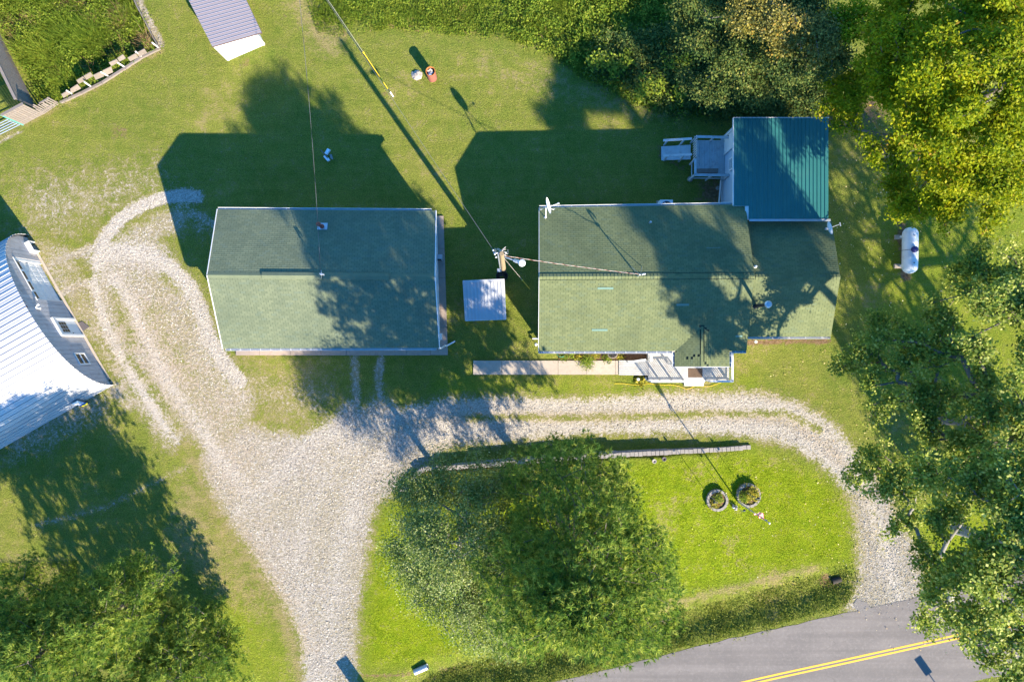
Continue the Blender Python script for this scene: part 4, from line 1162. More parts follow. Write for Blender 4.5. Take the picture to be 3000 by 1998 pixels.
    for xx in (gx0-.03, gx1+.03):
        mb = MB(); mb.bar(Q(xx, 0, -.06), Q(xx, gz_+.08, -.06), .08, .22, up=u); mb.build('door_jamb', M['white'], root)
    mb = MB(); mb.bar(Q(gx0-.07, gz_+.04, -.06), Q(gx1+.07, gz_+.04, -.06), .20, .06); mb.build('door_head', M['white'], root)
    # entry door
    zt = 2.1; off = .05
    mb = MB(); mb.slab([Q(ex0, .08, off), Q(ex1, .08, off), Q(ex1, zt, off), Q(ex0, zt, off)], -n*.04); ed = mb.build('entry_door', M['white'], root)
    fr = MB()
    for xx in (ex0-.05, ex1+.05): fr.bar(Q(xx, 0, off+.02), Q(xx, zt+.1, off+.02), .11, .13, up=u)
    fr.bar(Q(ex0-.1, zt+.15, off+.02), Q(ex1+.1, zt+.15, off+.02), .14, .10); fr.build('door_frame', M['white'], ed)
    We = ex1-ex0
    for i in range(3):
        for j in range(3):
            xa = ex0+We*(.17+.23*i); za = 1.15+.24*j
            mb = MB(); mb.slab([Q(xa, za, off+.008), Q(xa+We*.2, za, off+.008), Q(xa+We*.2, za+.21, off+.008), Q(xa, za+.21, off+.008)], -n*.006); mb.build('pane', M['glass'], ed)
    mb = MB(); mb.lathe(Q(ex1-.1, 1.0, off), [(.012, 0), (.012, .03), (.03, .04), (.03, .07), (0, .08)], 8, n); mb.build('handle', M['dark'], ed)
    # sash window
    wx0, wz1 = wall_pt(200, 1030); wx1, wz0 = wall_pt(257, 1073); wx0 = wall_pt(237, 1030)[0]
    wc = (wx0+wx1)/2; ww = .78
    mb = MB(); z0, z1 = 1.0, 2.0
    for xx in (wc-ww/2, wc+ww/2): mb.bar(Q(xx, z0-.04, .03), Q(xx, z1+.04, .03), .09, .07, up=u)
    for zz in (z0, (z0+z1)/2, z1): mb.bar(Q(wc-ww/2, zz, .032), Q(wc+ww/2, zz, .032), .074, .07)
    f = mb.build('window', M['white'], root)
    for (za, zb) in ((z0+.03, 1.47), (1.53, z1-.03)):
        mb = MB(); mb.slab([Q(wc-ww/2+.04, za, .02), Q(wc+ww/2-.04, za, .02), Q(wc+ww/2-.04, zb, .02), Q(wc-ww/2+.04, zb, .02)], -n*.015); mb.build('pane', M['glass'], f)
    # small hooded unit at the far corner
    hx = -L/2+.95
    mb = MB(); c = Q(hx, .25, .16); 
    mb.bar(Q(hx-.42, .62, .16), Q(hx+.30, .62, .16), .34, .06); mb.bar(Q(hx+.27, 0.02, .16), Q(hx+.27, .62, .16), .05, .34, up=n); mb.bar(Q(hx-.42, 0.02, .16), Q(hx-.42, .62, .16), .05, .34, up=n)
    mb.build('vent_hood', M['white'], root)
    # twin flood light and red ornaments
    lx, lz = wall_pt(104, 903)
    mb = MB(); mb.box(Q(lx, lz-.08, .06), .1, .14, .16, math.atan2(u.y, u.x)); fl = mb.build('flood_light', M['white'], root)
    for s in (-1, 1):
        mb = MB(); mb.lathe(Q(lx+s*.08, lz, .1), [(.03, 0), (.05, .06), (.075, .16), (.07, .17), (0, .15)], 10, n-Z3*.6+u*s*.5); mb.build('lamp_head', M['white'], fl)
    ox, oz = wall_pt(66, 885)
    mb = MB()
    for (dx, dz) in ((0, 0), (.16, .05), (.3, -.1), (.42, -.02)):
        c = Q(ox+dx, oz+dz, .03)
        mb.bar(c-u*.06-Z3*.06, c+u*.06+Z3*.06, .03, .02); mb.bar(c-u*.06+Z3*.06, c+u*.06-Z3*.06, .03, .02)
    mb.build('metal_star', M['rust'], root)
    # door slab
    mb = MB(); pts = [W(225, 948, .03), W(240, 941, .04), W(262, 957, .03), W(240, 972, .03)]
    props(MBslab(pts, .06, 'doorstep', M['slab_dark']), 'dark worn mat lying on gravel outside the barn entry door', 'mat')
    # concrete sill along the wall
    mb = MB(); mb.bar(Q(-L/2+.7, .02, .1), Q(L/2-.4, .02, .1), .16, .05); mb.build('sill', M['concrete'], root)
    # sign leaning on the near side wall
    s = thing('painted_sign', 'small white, blue and yellow lettered sign leaning on the barn side', 'sign', W(250, 1187, 0))
    tl, tr, br, bl = W(226.5, 1172.5, 1.28), W(208, 1183, 1.28), W(243, 1191, .05), W(259.5, 1181.3, .05)
    ex = (tr-tl).normalized(); dn = (bl-tl).normalized(); nn = ex.cross(dn).normalized(); nn = nn if nn.z > 0 else -nn
    def board(f0, f1, off, mat, name, inset=0.0):
        mb = MB(); A_ = tl.lerp(bl, f0); B_ = tl.lerp(bl, f1); C_ = tr.lerp(br, f1); D_ = tr.lerp(br, f0)
        i1 = (D_-A_).normalized()*inset
        mb.slab([A_+i1+nn*off, B_+i1+nn*off, C_-i1+nn*off, D_-i1+nn*off], -nn*.012); return mb.build(name, mat, s)
    board(0, 1, 0, M['dark'], 'backing'); board(.02, .64, .014, M['sign_white'], 'white_panel', .02); board(.64, .80, .014, M['sign_blue'], 'blue_band', .02); board(.83, .98, .014, M['sign_yellow'], 'yellow_band', .02)
    tc = bpy.data.curves.new('lettering', 'FONT'); tc.body = 'CRS'; tc.size = .25; tc.align_x = 'CENTER'; tc.extrude = .002
    to = bpy.data.objects.new('lettering', tc); C.objects.link(to)
    xx = (tr-tl).normalized(); up = (tl-bl).normalized(); zz = xx.cross(up).normalized()
    if zz.dot(nn) < 0: xx = -xx; zz = -zz
    c = tl.lerp(br, .5)+(bl-tl)*.05+nn*.02
    tc.materials.append(M['sign_blue']); bpy.context.view_layer.update()
    tm = bpy.data.meshes.new_from_object(to); bpy.data.objects.remove(to); to = bpy.data.objects.new('lettering', tm); C.objects.link(to)
    to.parent = s; to.rotation_euler = Matrix((xx, up, zz)).transposed().to_euler(); to.location = c-origin(s)

def MBslab(pts, thick, name, mat, parent=None):
    mb = MB(); p = [Vector(q) for q in pts]
    ar_ = sum(p[i].x*p[(i+1) % len(p)].y-p[(i+1) % len(p)].x*p[i].y for i in range(len(p)))
    if ar_ < 0: p = p[::-1]
    mb.slab(p, (0, 0, -thick)); return mb.build(name, mat, parent)

# ------------------------------------------------------------------ sheds
def build_sheds():
    # white tin well house beside the pole
    r = thing('well_house', 'small low shed with a flat white ribbed metal roof below the utility pole', 'shed', W(1420, 878, 0))
    A, B, Cc, D = W(1363, 940, 2.0), W(1482.5, 935.7, 2.0), W(1477, 817.5, 2.25), W(1356, 822.5, 2.25)
    base = MBslab([A-Z3*.04, B-Z3*.04, Cc-Z3*.04, D-Z3*.04], .12, 'roof_frame', M['dark'], r)
    n = (B-A).cross(D-A).normalized(); n = n if n.z > 0 else -n
    N = 12
    for i in range(N):
        a, b = A.lerp(B, i/N), A.lerp(B, (i+1)/N); c, d = D.lerp(Cc, (i+1)/N), D.lerp(Cc, i/N)
        mb = ribs_panel(a, b, c, d, n, .03, .035, .035)
        mb.build('roof_panel', M['shed_metal'], r)
    mb = MB(); mb.bar(D+n*.03-Vector((0, .07, 0)), Cc+n*.03-Vector((0, .07, 0)), .17, .012); mb.build('ridge_flashing', M['shed_metal'], r)
    mb = MB()
    for p, q in ((A, B), (B, Cc), (Cc, D), (D, A)): mb.bar(p-Z3*.02, q-Z3*.02, .03, .05)
    mb.build('edge_trim', M['white'], r)
    c = [Vector((A.x+.15, A.y+.15, 0)), Vector((B.x-.15, B.y+.15, 0)), Vector((Cc.x-.15, Cc.y-.15, 0)), Vector((D.x+.15, D.y-.15, 0))]
    build_walls(r, c, 1.98, M['siding'])
    # maroon-roofed shed at the top
    r = thing('garden_shed', 'white shed with a maroon ribbed metal roof at the top edge', 'shed', W(680, 60, 0))
    z = 2.3
    A, B = W(622, 137.5, z), W(766.5, 96, z)
    D, Cc = W(557, 9, z), W(706, -33, z)
    D = A+(W(564, 23.5, z)-A)*1.75; Cc = B+(W(721, 0, z)-B)*2.03
    base = MBslab([A-Z3*.03, B-Z3*.03, Cc-Z3*.03, D-Z3*.03], .10, 'roof_frame', M['maroon_edge'], r)
    N = int(round(12.0*1.78)); n = Z3
    for i in range(N):
        # ribs run parallel to A-B, panels stacked from A to D
        a, b = A.lerp(D, i/N), B.lerp(Cc, i/N); c, d = B.lerp(Cc, (i+1)/N), A.lerp(D, (i+1)/N)
        e = (d-a).normalized(); mb = MB()
        w_ = (d-a).length
        pr = [(0, 0), (w_*.74, 0), (w_*.80, .03), (w_*.96, .03), (w_, 0)]
        for k in range(4):
            mb.quad(a+e*pr[k][0]+Z3*pr[k][1], b+e*pr[k][0]+Z3*pr[k][1], b+e*pr[k+1][0]+Z3*pr[k+1][1], a+e*pr[k+1][0]+Z3*pr[k+1][1], 1 if k == 2 else (2 if k == 1 else 0))
        mb.build('roof_panel', [M['maroon_metal'], M['rib_white'], M['maroon_edge']], r)
    P1, P2 = W(669, 176, 0), W(773, 131, 0)
    P4 = P1+(D-A)*.93; P3 = P2+(Cc-B)*.93
    cs = [P1, P2, P3, P4]
    for i in range(4):
        a, b = cs[i], cs[(i+1) % 4]; mb = MB(); nn = (b-a).normalized().cross(Z3)*.05
        mb.slab([a+nn, b+nn, b+nn+Z3*2.2, a+nn+Z3*2.2], -nn*1.6); mb.build('wall', M['white'], r)
    for p in cs:
        mb = MB(); mb.bar(p, p+Z3*2.2, .14, .14); mb.build('corner_trim', M['white'], r)

# ------------------------------------------------------------------ pole and wires
def catenary(a, b, sag, n=24):
    a = Vector(a); b = Vector(b)
    return [a.lerp(b, i/n)-Z3*sag*4*(i/n)*(1-i/n) for i in range(n+1)]

def build_utilities():
    base = W(1476, 797, 0); HT = 9.7
    r = thing('utility_pole', 'tall wooden utility pole between garage and house with lamp and wires', 'utility pole', base)
    mb = MB(); mb.tube([base, base+Z3*4, base+Z3*HT], [.17, .15, .115], 12); mb.build('post', M['pole_wood'], r)
    mb = MB(); c = base+Vector((-.19, .0, 0)); mb.tube([c+Z3*.4, c+Z3*(HT-.7)], .045, 8); mb.build('conduit', M['galv'], r)
    mb = MB(); mb.box(base+Vector((-.26, -.08, 1.2)), .26, .2, .75); mb.build('meter_box', M['galv'], r)
    mb = MB()
    for k in range(5):
        cc = base+Vector((-.1, -.36-.02*k, 1.5+.05*k)); rr = .33-.02*k
        mb.tube([cc+Vector((rr*math.cos(a)*.95, .16*math.sin(a)-.04*k, rr*math.sin(a)*.9)) for a in np.linspace(0, 2*math.pi, 17)], .028, 5)
        mb.tube([cc+Vector((.36*math.cos(a), .26*math.sin(a), .1*math.sin(a*2))) for a in np.linspace(0, 2*math.pi, 17)], .026, 5)
    mb.build('cable_coil', M['black'], r)
    top = base+Z3*HT
    # bracket with insulators and twisted wire ends
    mb = MB(); mb.bar(top+Vector((-.45, .12, -.5)), top+Vector((.2, -.02, -.5)), .06, .06); mb.build('bracket', M['galv'], r)
    for d in ((-.45, .22, -.45), (-.36, .02, -.45), (-.3, -.12, -.6), (.2, .12, -.6)):
        mb = MB(); mb.lathe(top+Vector(d), [(0, 0), (.05, .0), (.03, .05), (.05, .09), (.03, .13), (0, .16)], 8); mb.build('insulator', M['white'], r)
    mb = MB()
    rr = random.Random(3)
    for k in range(7):
        p = top+Vector((rr.uniform(-.4, .3), rr.uniform(-.1, .3), rr.uniform(-.7, -.3)))
        q = top+Vector((rr.uniform(-.4, .35), rr.uniform(-.1, .3), rr.uniform(-.7, -.2)))
        m_ = (p+q)/2+Vector((rr.uniform(-.3, .3), rr.uniform(-.2, .3), rr.uniform(-.1, .2)))
        mb.tube([p, p.lerp(m_, .6)+Z3*.05, m_, q.lerp(m_, .6), q], .013, 5)
    mb.build('jumper_wires', M['wire_pale'], r)
    # yard light on its arm
    a0 = base+Vector((.1, 0, 8.2)); a1 = W(1509, 764, 8.45)
    mb = MB(); mb.tube([a0, a0.lerp(a1, .5)+Z3*.08, a1], .035, 8); arm = mb.build('lamp_arm', M['galv'], r)
    d = (a1-a0).normalized()
    mb = MB(); mb.lathe(a1-d*.1, [(0, 0), (.09, .02), (.11, .2), (.09, .38)], 10, d); mb.build('lamp_housing', M['galv'], arm)
    mb = MB(); mb.lathe(a1+d*.42-Z3*.12, [(0, -.05), (.17, 0), (.2, .12), (.16, .2), (0, .23)], 14); mb.build('lamp_lens', M['white_metal'], arm)
    # guy wire with a yellow guard
    def guy(root, a, anchor, t0, mat='wire_pale'):
        a = Vector(a); g = Vector(anchor); mb = MB(); mb.tube([a, g], .008, 5); mb.build('strand', M[mat], root)
        mb = MB(); p = g.lerp(a, .02); q = g.lerp(a, t0); mb.tube([p, q], .03, 7); mb.build('yellow_guard', M['yellow'], root)
        mb = MB(); mb.lathe(q, [(0, -.02), (.055, 0), (.055, .1), (0, .12)], 8, (a-g)); mb.build('guard_clamp', M['yellow'], root)
    g = thing('guy_wire', 'short guy wire with yellow guard slanting from the pole to the grass by the house', 'guy wire', W(1553, 847, 0))
    guy(g, base+Vector((.1, -.02, 7.9)), W(1553, 848, 0), .32)
    # far pole beyond the top edge and the lines to it
    fb = Vector((-20.6, 34.0, 0)); f = thing('utility_pole', 'second wooden utility pole standing beyond the top left of the lawn', 'utility pole', fb)
    mb = MB(); mb.tube([fb, fb+Z3*10], [.17, .12], 10); mb.build('post', M['pole_wood'], f)
    mb = MB(); mb.bar(fb+Vector((-.8, -.3, 9.3)), fb+Vector((.8, .3, 9.3)), .1, .12); mb.build('crossarm', M['pole_wood'], f)
    l = thing('power_line', 'long grey power line running from the central pole to the top left', 'power line', top)
    mb = MB(); mb.tube(catenary(top+Vector((-.42, .2, -.4)), fb+Vector((.1, .1, 9.3)), .5), .010, 5); mb.build('wire', M['wire'], l)
    g = thing('guy_wire', 'long guy wire with yellow guard anchored in the open rear lawn', 'guy wire', W(1150, 281, 0))
    guy(g, fb+Vector((.15, 0, 8.4)), W(1149, 280, 0), .13)
    mb = MB(); mb.tube([W(1143, 270, .3), W(1152, 284, .02)], .03, 6); mb.build('anchor_rod', M['galv'], g)
    # drop to the house
    l = thing('service_drop', 'pale twisted cable from the pole to the mast on the house roof', 'cable', top)
    hm = W(1868, 810, ZR)+Vector((-.05, .02, 1.08))
    pts = catenary(top+Vector((.15, -.05, -.55)), hm, .35, 60)
    mb = MB(); mb.tube(pts, .010, 5); mb.build('wire', M['wire_pale'], l)
    tw = [p+Vector((0, .022*math.cos(i*1.3), .022*math.sin(i*1.3))) for i, p in enumerate(pts)]
    mb = MB(); mb.tube(tw, .01, 5); mb.build('twisted_wire', M['rust'], l)
    # drop to the garage from beyond the top edge
    gm = W(952, 808, ZR+.02)+Vector((-.05, .04, .78))
    far = W(866, -110, 8.0)
    l = thing('service_drop', 'thin twisted cable running down from the top edge to the garage mast', 'cable', gm)
    pts = catenary(gm, far, .5, 110)
    mb = MB(); mb.tube(pts, .008, 5); mb.build('wire', M['wire'], l)
    tw = [p+Vector((.014*math.cos(i*.38), 0, .014*math.sin(i*.38))) for i, p in enumerate(pts)]
    mb = MB(); mb.tube(tw, .008, 5); mb.build('twisted_wire', M['black'], l)

# ------------------------------------------------------------------ small yard objects
def build_yard():
    # satellite dish on the north-west roof corner
    def zroof(y, e=609.): return ZE+(ZR-ZE)*((y-e)/(811-e))
    r = thing('satellite_dish', 'white oval satellite dish on a tripod at the left end of the house roof', 'satellite dish', W(1598, 640, zroof(640)))
    c = W(1606, 603, 5.05); nrm = Vector((.97*.955, .2*.955, .28)).normalized()
    side = Vector((-.2, .97, 0)).normalized(); upv = nrm.cross(side).normalized()
    mb = MB(); rings = []
    for k, (rr, dd) in enumerate(((0.0, -.07), (.18, -.06), (.34, -.025), (.48, .02), (.49, .03))):
        rings.append([c+side*(rr*math.cos(a))+upv*(rr*.92*math.sin(a))+nrm*dd for a in np.linspace(0, 2*math.pi, 25)[:-1]])
    for k in range(4):
        for j in range(24):
            jj = (j+1) % 24
            mb.quad(rings[k][j], rings[k][jj], rings[k+1][jj], rings[k+1][j])
            t = -nrm*.012
            mb.quad(rings[k+1][j]+t, rings[k+1][jj]+t, rings[k][jj]+t, rings[k][j]+t)
    mb.build('reflector', M['white_metal'], r, smooth=True)
    foot = W(1598, 640, zroof(640)); hub = c-nrm*.12
    mb = MB(); mb.tube([foot, Vector((foot.x, foot.y, 0))*.0+foot+Z3*.3, hub-Z3*.35, hub], .03, 8); mb.build('mast', M['white'], r)
    for (x, y) in ((1583, 616), (1623, 615)):
        p = W(x, y, zroof(y)); mb = MB(); mb.tube([p, hub-Z3*.25], .018, 6); s = mb.build('strut', M['white'], r)
        mb = MB(); mb.box(p-Z3*.02, .12, .12, .03); mb.build('foot_plate', M['white'], s)
    mb = MB(); mb.box(foot-Z3*.03, .16, .22, .05); mb.build('foot_plate', M['white'], r)
    fa = W(1636, 596.5, 4.75)
    mb = MB(); mb.tube([c-upv*abs(.4)*(1 if upv.z > 0 else -1)+nrm*.02, fa], .02, 6); arm = mb.build('feed_arm', M['white'], r)
    mb = MB(); mb.lathe(fa, [(0, -.06), (.05, -.05), (.05, .06), (0, .08)], 10, -nrm); mb.build('receiver', M['white'], arm)
    # second dish on the wing
    b = W(2418, 672, 3.55)
    r = thing('satellite_dish', 'small edge-on grey satellite dish on the right wing roof near the flashing', 'satellite dish', b)
    c = W(2431, 668, 4.3); nrm = Vector((.96, .27, .12)).normalized(); side = Vector((-.27, .96, 0)).normalized(); upv = nrm.cross(side).normalized()
    mb = MB(); rings = []
    for rr, dd in ((0.0, -.10), (.14, -.085), (.27, -.04), (.38, .02)):
        rings.append([c+side*(rr*math.cos(a)*1.05)+upv*(rr*.9*math.sin(a))+nrm*dd for a in np.linspace(0, 2*math.pi, 21)[:-1]])
    for k in range(3):
        for j in range(20):
            jj = (j+1) % 20; mb.quad(rings[k][j], rings[k][jj], rings[k+1][jj], rings[k+1][j]); t = -nrm*.012
            mb.quad(rings[k+1][j]+t, rings[k+1][jj]+t, rings[k][jj]+t, rings[k][j]+t)
    mb.build('reflector', M['white_metal'], r, smooth=True)
    mb = MB(); mb.tube([b, b+Z3*.45, c-nrm*.1], .028, 8); mb.build('mast', M['galv'], r)
    mb = MB(); mb.box(c-nrm*.2-Z3*.06, .16, .12, .14); mb.build('bracket', M['galv'], r)
    fa = W(2461, 657, 4.15); mb = MB(); mb.tube([c-Z3*.25, fa], .02, 6); arm = mb.build('feed_arm', M['galv'], r)
    mb = MB(); mb.bar(fa+Vector((-.02, .1, 0)), fa+Vector((.03, -.12, 0)), .06, .06); mb.build('receiver', M['galv'], arm)
    # burn barrel
    b = W(1267, 229, 0); r = thing('burn_barrel', 'rusty burn barrel full of rubbish in the open rear lawn', 'barrel', b)
    rad = .295; h = 1.12
    mb = MB(); mb.lathe(b, [(rad, 0), (rad+.012, .02), (rad, .05), (rad, .35), (rad+.012, .38), (rad, .41), (rad, .72), (rad+.012, .75), (rad, .78), (rad, h), (rad-.012, h), (rad-.012, h-.5), (0, h-.5)], 26); mb.build('drum', M['rust'], r, smooth=False)
    mb = MB(); mb.lathe(b, [(rad, h-.03), (rad+.016, h-.015), (rad+.012, h+.012), (rad-.02, h+.01), (rad-.02, h-.12)], 26); mb.build('rim', M['rust_bright'], r)
    mb = MB(); mb.lathe(b, [(rad-.02, h-.28), (0, h-.22)], 12); mb.build('ash_fill', M['char_and_hole_shade'], r)
    for i, (dx, dy, w, l, m) in enumerate(((-.1, .05, .22, .3, 'paper'), (-.05, -.12, .2, .28, 'galv'), (.08, -.05, .12, .26, 'paper'), (.02, .12, .2, .14, 'paper'), (-.02, -.2, .16, .12, 'flag_white'))):
        mb = MB(); mb.box(b+Vector((dx, dy, h-.2+.03*i)), w, l*.7, .05, i*.7+.4); mb.build('rubbish', M[m], r)
    # ash heap
    c = W(1221, 222, 0); V = []; F = []; n = 15
    mb = MB(); rr = random.Random(5)
    prof = [(.36, 0), (.3, .06), (.2, .12), (.09, .16), (0, .17)]
    mb.lathe(c, prof, 15)
    mb.v = [(x+rr.uniform(-.05, .05), y+rr.uniform(-.05, .05), z+rr.uniform(-.02, .04)) for x, y, z in mb.v]
    props(mb.build('ash_heap', M['ash']), 'pale grey heap of ash on the lawn left of the barrel', 'ash heap')
    # ground markers: two pale blocks and a stake
    for (pts, lab) in (([(959, 435), (967, 439), (957.5, 453), (950.5, 449)], 'upper of two pale concrete blocks lying in the shade behind the garage'),
                       ([(947, 458.5), (954, 454), (966, 468), (959, 473)], 'lower of two pale concrete blocks lying in the shade behind the garage')):
        o = MBslab([W(x, y, .2) for x, y in pts], .2, 'concrete_block', M['white_metal']); props(o, lab, 'block', 'loose blocks in the rear lawn')
    mb = MB(); mb.bar(W(940, 440, .95), W(964, 468, .0), .06, .06); props(mb.build('stake', M['fence_wood']), 'leaning wooden stake with pale top between two lawn blocks', 'stake')
    o = MBslab([W(x, y, .05) for x, y in ((965, 452), (972, 453), (976, 468), (968, 465))], .05, 'flat_stone', M['block']); props(o, 'flat grey stone beside the leaning stake in the shade', 'stone')
    # propane tank
    c = W(2666, 734, .72); r = thing('propane_tank', 'long white propane tank with dark blue dome cover on the right lawn', 'gas tank', W(2666, 734, 0))
    ax = Vector((.015, 1, 0)).normalized(); R_ = .475; Lh = 1.5
    prof = []
    for k in range(7):
        a = math.pi/2*k/6; prof.append((R_*math.sin(a), -Lh+.42*(1-math.cos(a))))
    prof = prof+[(R_, -.5), (R_+.004, -.49), (R_+.004, -.47), (R_, -.46), (R_, .46), (R_+.004, .47), (R_+.004, .49), (R_, .5)]+[(r_, -h_) for r_, h_ in prof[::-1]]
    mb = MB(); mb.lathe(c, prof, 28, ax); mb.build('shell', M['tank'], r, smooth=True)
    mb = MB(); mb.lathe(c+Z3*(R_-.04), [(.2, 0), (.21, .12), (.19, .2), (.12, .26), (0, .28)], 16); mb.build('dome_cover', M['blue_dome'], r, smooth=True)
    for s in (-1, 1):
        for q in (-1, 1):
            mb = MB(); mb.box(c+ax*s*.95+Vector((q*.3, 0, -.72)), .12, .12, .5); mb.build('leg', M['tank'], r)
        mb = MB(); mb.box(c+ax*s*.95+Vector((-.35, 0, -.72)), 1.0*.6, .28, .16); mb.build('pad', M['concrete'], r)
    mb = MB(); mb.tube([c+Vector((-.1, 0, R_-.0)), c+Vector((-.38, 0, R_*.72)), c+Vector((-.49, 0, 0)), c+Vector((-.62, 0, -.7))], .012, 6); mb.build('gas_line', M['dark'], r)
    for d in (-.85, .9): 
        mb = MB(); mb.box(c+ax*d+Z3*(R_-.01), .07, .05, .06); mb.build('lifting_lug', M['dark'], r)
    # air conditioner half under the rear eave
    c = W(1945, 611, 0); r = thing('air_conditioner', 'pale blue-grey air conditioner unit under the rear gutter of the house', 'air conditioner', c)
    mb = MB(); mb.box(c+Z3*.05, .82, .82, .74); mb.build('cabinet', M['white_metal'], r)
    mb = MB(); mb.lathe(c+Z3*.79, [(.33, 0), (.33, .02), (.28, .025), (0, .01)], 18); mb.build('fan_grille', M['dark'], r)
    for k in range(3):
        mb = MB(); a = k*2.09; mb.bar(c+Z3*.825, c+Vector((.3*math.cos(a), .3*math.sin(a), .825)), .06, .01); mb.build('fan_guard', M['galv'], r)
    mb = MB(); mb.box(c, 1.0, 1.0, .06); mb.build('pad', M['concrete'], r)
    # smaller outdoor cabinet on the garage apron
    c = W(1289, 757, .09); r = thing('pet_feeder', 'small grey open-fronted cabinet on the garage side apron', 'cabinet', c)
    mb = MB()
    for s in (-1, 1): mb.box(c+Vector((s*.17, 0, 0)), .03, .36, .62)
    mb.box(c+Vector((0, .17, 0)), .31, .02, .62); mb.build('body', M['galv'], r)
    mb = MB(); mb.box(c+Vector((0, .03, .62)), .40, .30, .03); mb.build('lid', M['galv'], r)
    mb = MB(); mb.box(c+Vector((0, -.02, .3)), .3, .3, .02); mb.build('shelf', M['dark'], r)
    mb = MB()
    for a in range(9):
        an = a*.7; mb.tri(c+Vector((.3, 0, 0)), c+Vector((.3+.12*math.cos(an), .12*math.sin(an), .25)), c+Vector((.3+.12*math.cos(an+.5), .12*math.sin(an+.5), .2)))
    # sidewalk
    sw = props(bpy.data.objects.new('front_walk', None), 'straight tan concrete walk leading to the porch ramp', None, None, 'structure'); C.objects.link(sw)
    xs = [1386, 1470, 1553, 1635, 1719, 1803, 1812.5]
    for i in range(6):
        o = MBslab([W(xs[i]+.5, 1097.5, .08), W(xs[i+1]-.3, 1097.5, .08), W(xs[i+1]-.3, 1056.5, .08), W(xs[i]+.5, 1056.5, .08)], .14, 'slab', M['concrete'], sw)
    # mulch bed
    bed = MB(); bed.poly([W(x, y, .03) for x, y in [(1636, 1056), (1899, 1055), (1899, 1010), (1636, 1010)]]); bed.build('flower_bed', M['mulch'], kind='structure', label='mulched bed between the house front and the walk')
    # retaining wall
    base = W(1700, 1345, 0); r = thing('retaining_wall', 'low grey block retaining wall curving along the front drive', 'wall', base)
    cap_me = unit_box('wall_block', M['block'], .06)
    P = [Vector((x, y, 0)) for x, y in G2(WALL)]
    acc = [0]
    for i in range(len(P)-1): acc.append(acc[-1]+(P[i+1]-P[i]).length)
    def at(s):
        for i in range(len(P)-1):
            if s <= acc[i+1] or i == len(P)-2:
                d = (P[i+1]-P[i]).normalized(); return P[i]+d*(s-acc[i]), d
    n = 86; step = acc[-1]/n
    for i in range(n):
        s = (i+.5)*step; p, d = at(s); t = i/n
        hh = .10+.50*math.sin(min(1, (t)**.8)*math.pi); nrm = Vector((-d.y, d.x, 0))
        ang = math.atan2(d.y, d.x); rows = max(0, int(round((hh-.08)/.125)))
        for k in range(rows):
            off = nrm*(.035*(rows-k)-.02)
            q, d2 = at(min(acc[-1], max(0, s+(step*.5 if k % 2 else 0))))
            if k >= rows-2:
                place(cap_me, 'block', r, Vector((q.x, q.y, .02+.125*k))+off, (0, 0, ang), (step*.97, .24, .118))
            else:
                place(cap_me, 'block', r, Vector((q.x, q.y, .02+.125*k))+off, (0, 0, ang), (step*.97, .24, .118))
        place(cap_me, 'cap_stone', r, Vector((p.x, p.y, .02+.125*rows))+nrm*random.uniform(-.012, .012), (random.uniform(-.01, .01), random.uniform(-.015, .015), ang+random.uniform(-.05, .05)), (step*random.uniform(.86, .95), .29*random.uniform(.92, 1.05), .10))
    # planters
    for (cx, cy, rad, nb, lab) in ((2097, 1462, .62, 15, 'left round stone planter ring with faded plants on the front lawn'), (2190, 1449, .70, 17, 'right round stone planter ring with yellow plants on the front lawn')):
        c = W(cx, cy, 0); g0 = gz1(c); c.z = g0
        r = thing('planter_ring', lab, 'planter', c, 'round stone planters by the flagpole')
        for i in range(nb):
            a = 2*math.pi*i/nb
            for k in (0, 1):
                aa = a+(math.pi/nb if k else 0)
                place(cap_me, 'block', r, c+Vector((rad*math.cos(aa), rad*math.sin(aa), .16*k-.02)), (0, 0, aa+math.pi/2), (2*math.pi*rad/nb*.93, .17, .155))
        mb = MB(); mb.lathe(c, [(rad-.06, .20), (.3, .26), (0, .28)], 16); mb.build('soil', M['mulch'], r)
    # flagpole with a hanging flag
    b = W(2160, 1468, 0); b.z = gz1(b)
    r = thing('flagpole', 'thin silver flagpole leaning into view between the two stone planters', 'flagpole', b)
    top = W(2254, 1532, 5.9)
    mb = MB(); mb.tube([b, b.lerp(top, .55), top], [.045, .038, .026], 10); mb.build('pole', M['galv'], r)
    mb = MB(); mb.lathe(top, [(0, -.05), (.05, -.03), (.06, .03), (0, .08)], 10); mb.build('finial', M['white'], r)
    fl = thing('flag', 'red, white and blue star-spangled flag hanging limp from the flagpole top', 'flag', top-Z3*.3)
    # cloth: hoist 0.9 along the pole, fly 1.5 hanging in folds
    hoist = (b-top).normalized()
    nu, nv = 30, 13; grid = []
    for j in range(nv+1):
        row = []
        for i in range(nu+1):
            u = i/nu; v = j/nv
            zt = 5.55-.75*v; z1 = zt-1.15*u
            q0 = Vector((2249-17*v, 1530-11*v)); q1 = Vector((2229-20*v, 1497+8*v)); q = q0.lerp(q1, u)
            p = W(q.x, q.y, z1)+Vector((.6, .75, 0)).normalized()*(.07*math.sin(u*11+v*1.5)*min(1, u*3))+Vector((.75, -.6, 0))*(.03*math.sin(v*7+u*5))
            row.append(p)
        grid.append(row)
    mb = MB()
    for j in range(nv):
        for i in range(nu):
            canton = i < nu*.4 and j < 7
            mi = 2 if canton else (0 if j % 2 == 0 else 1)
            mb.quad(grid[j][i], grid[j][i+1], grid[j+1][i+1], grid[j+1][i], mi)
    o = mb.build('cloth', [M['red'], M['flag_white'], M['flag_blue']], fl)
    mb = MB()
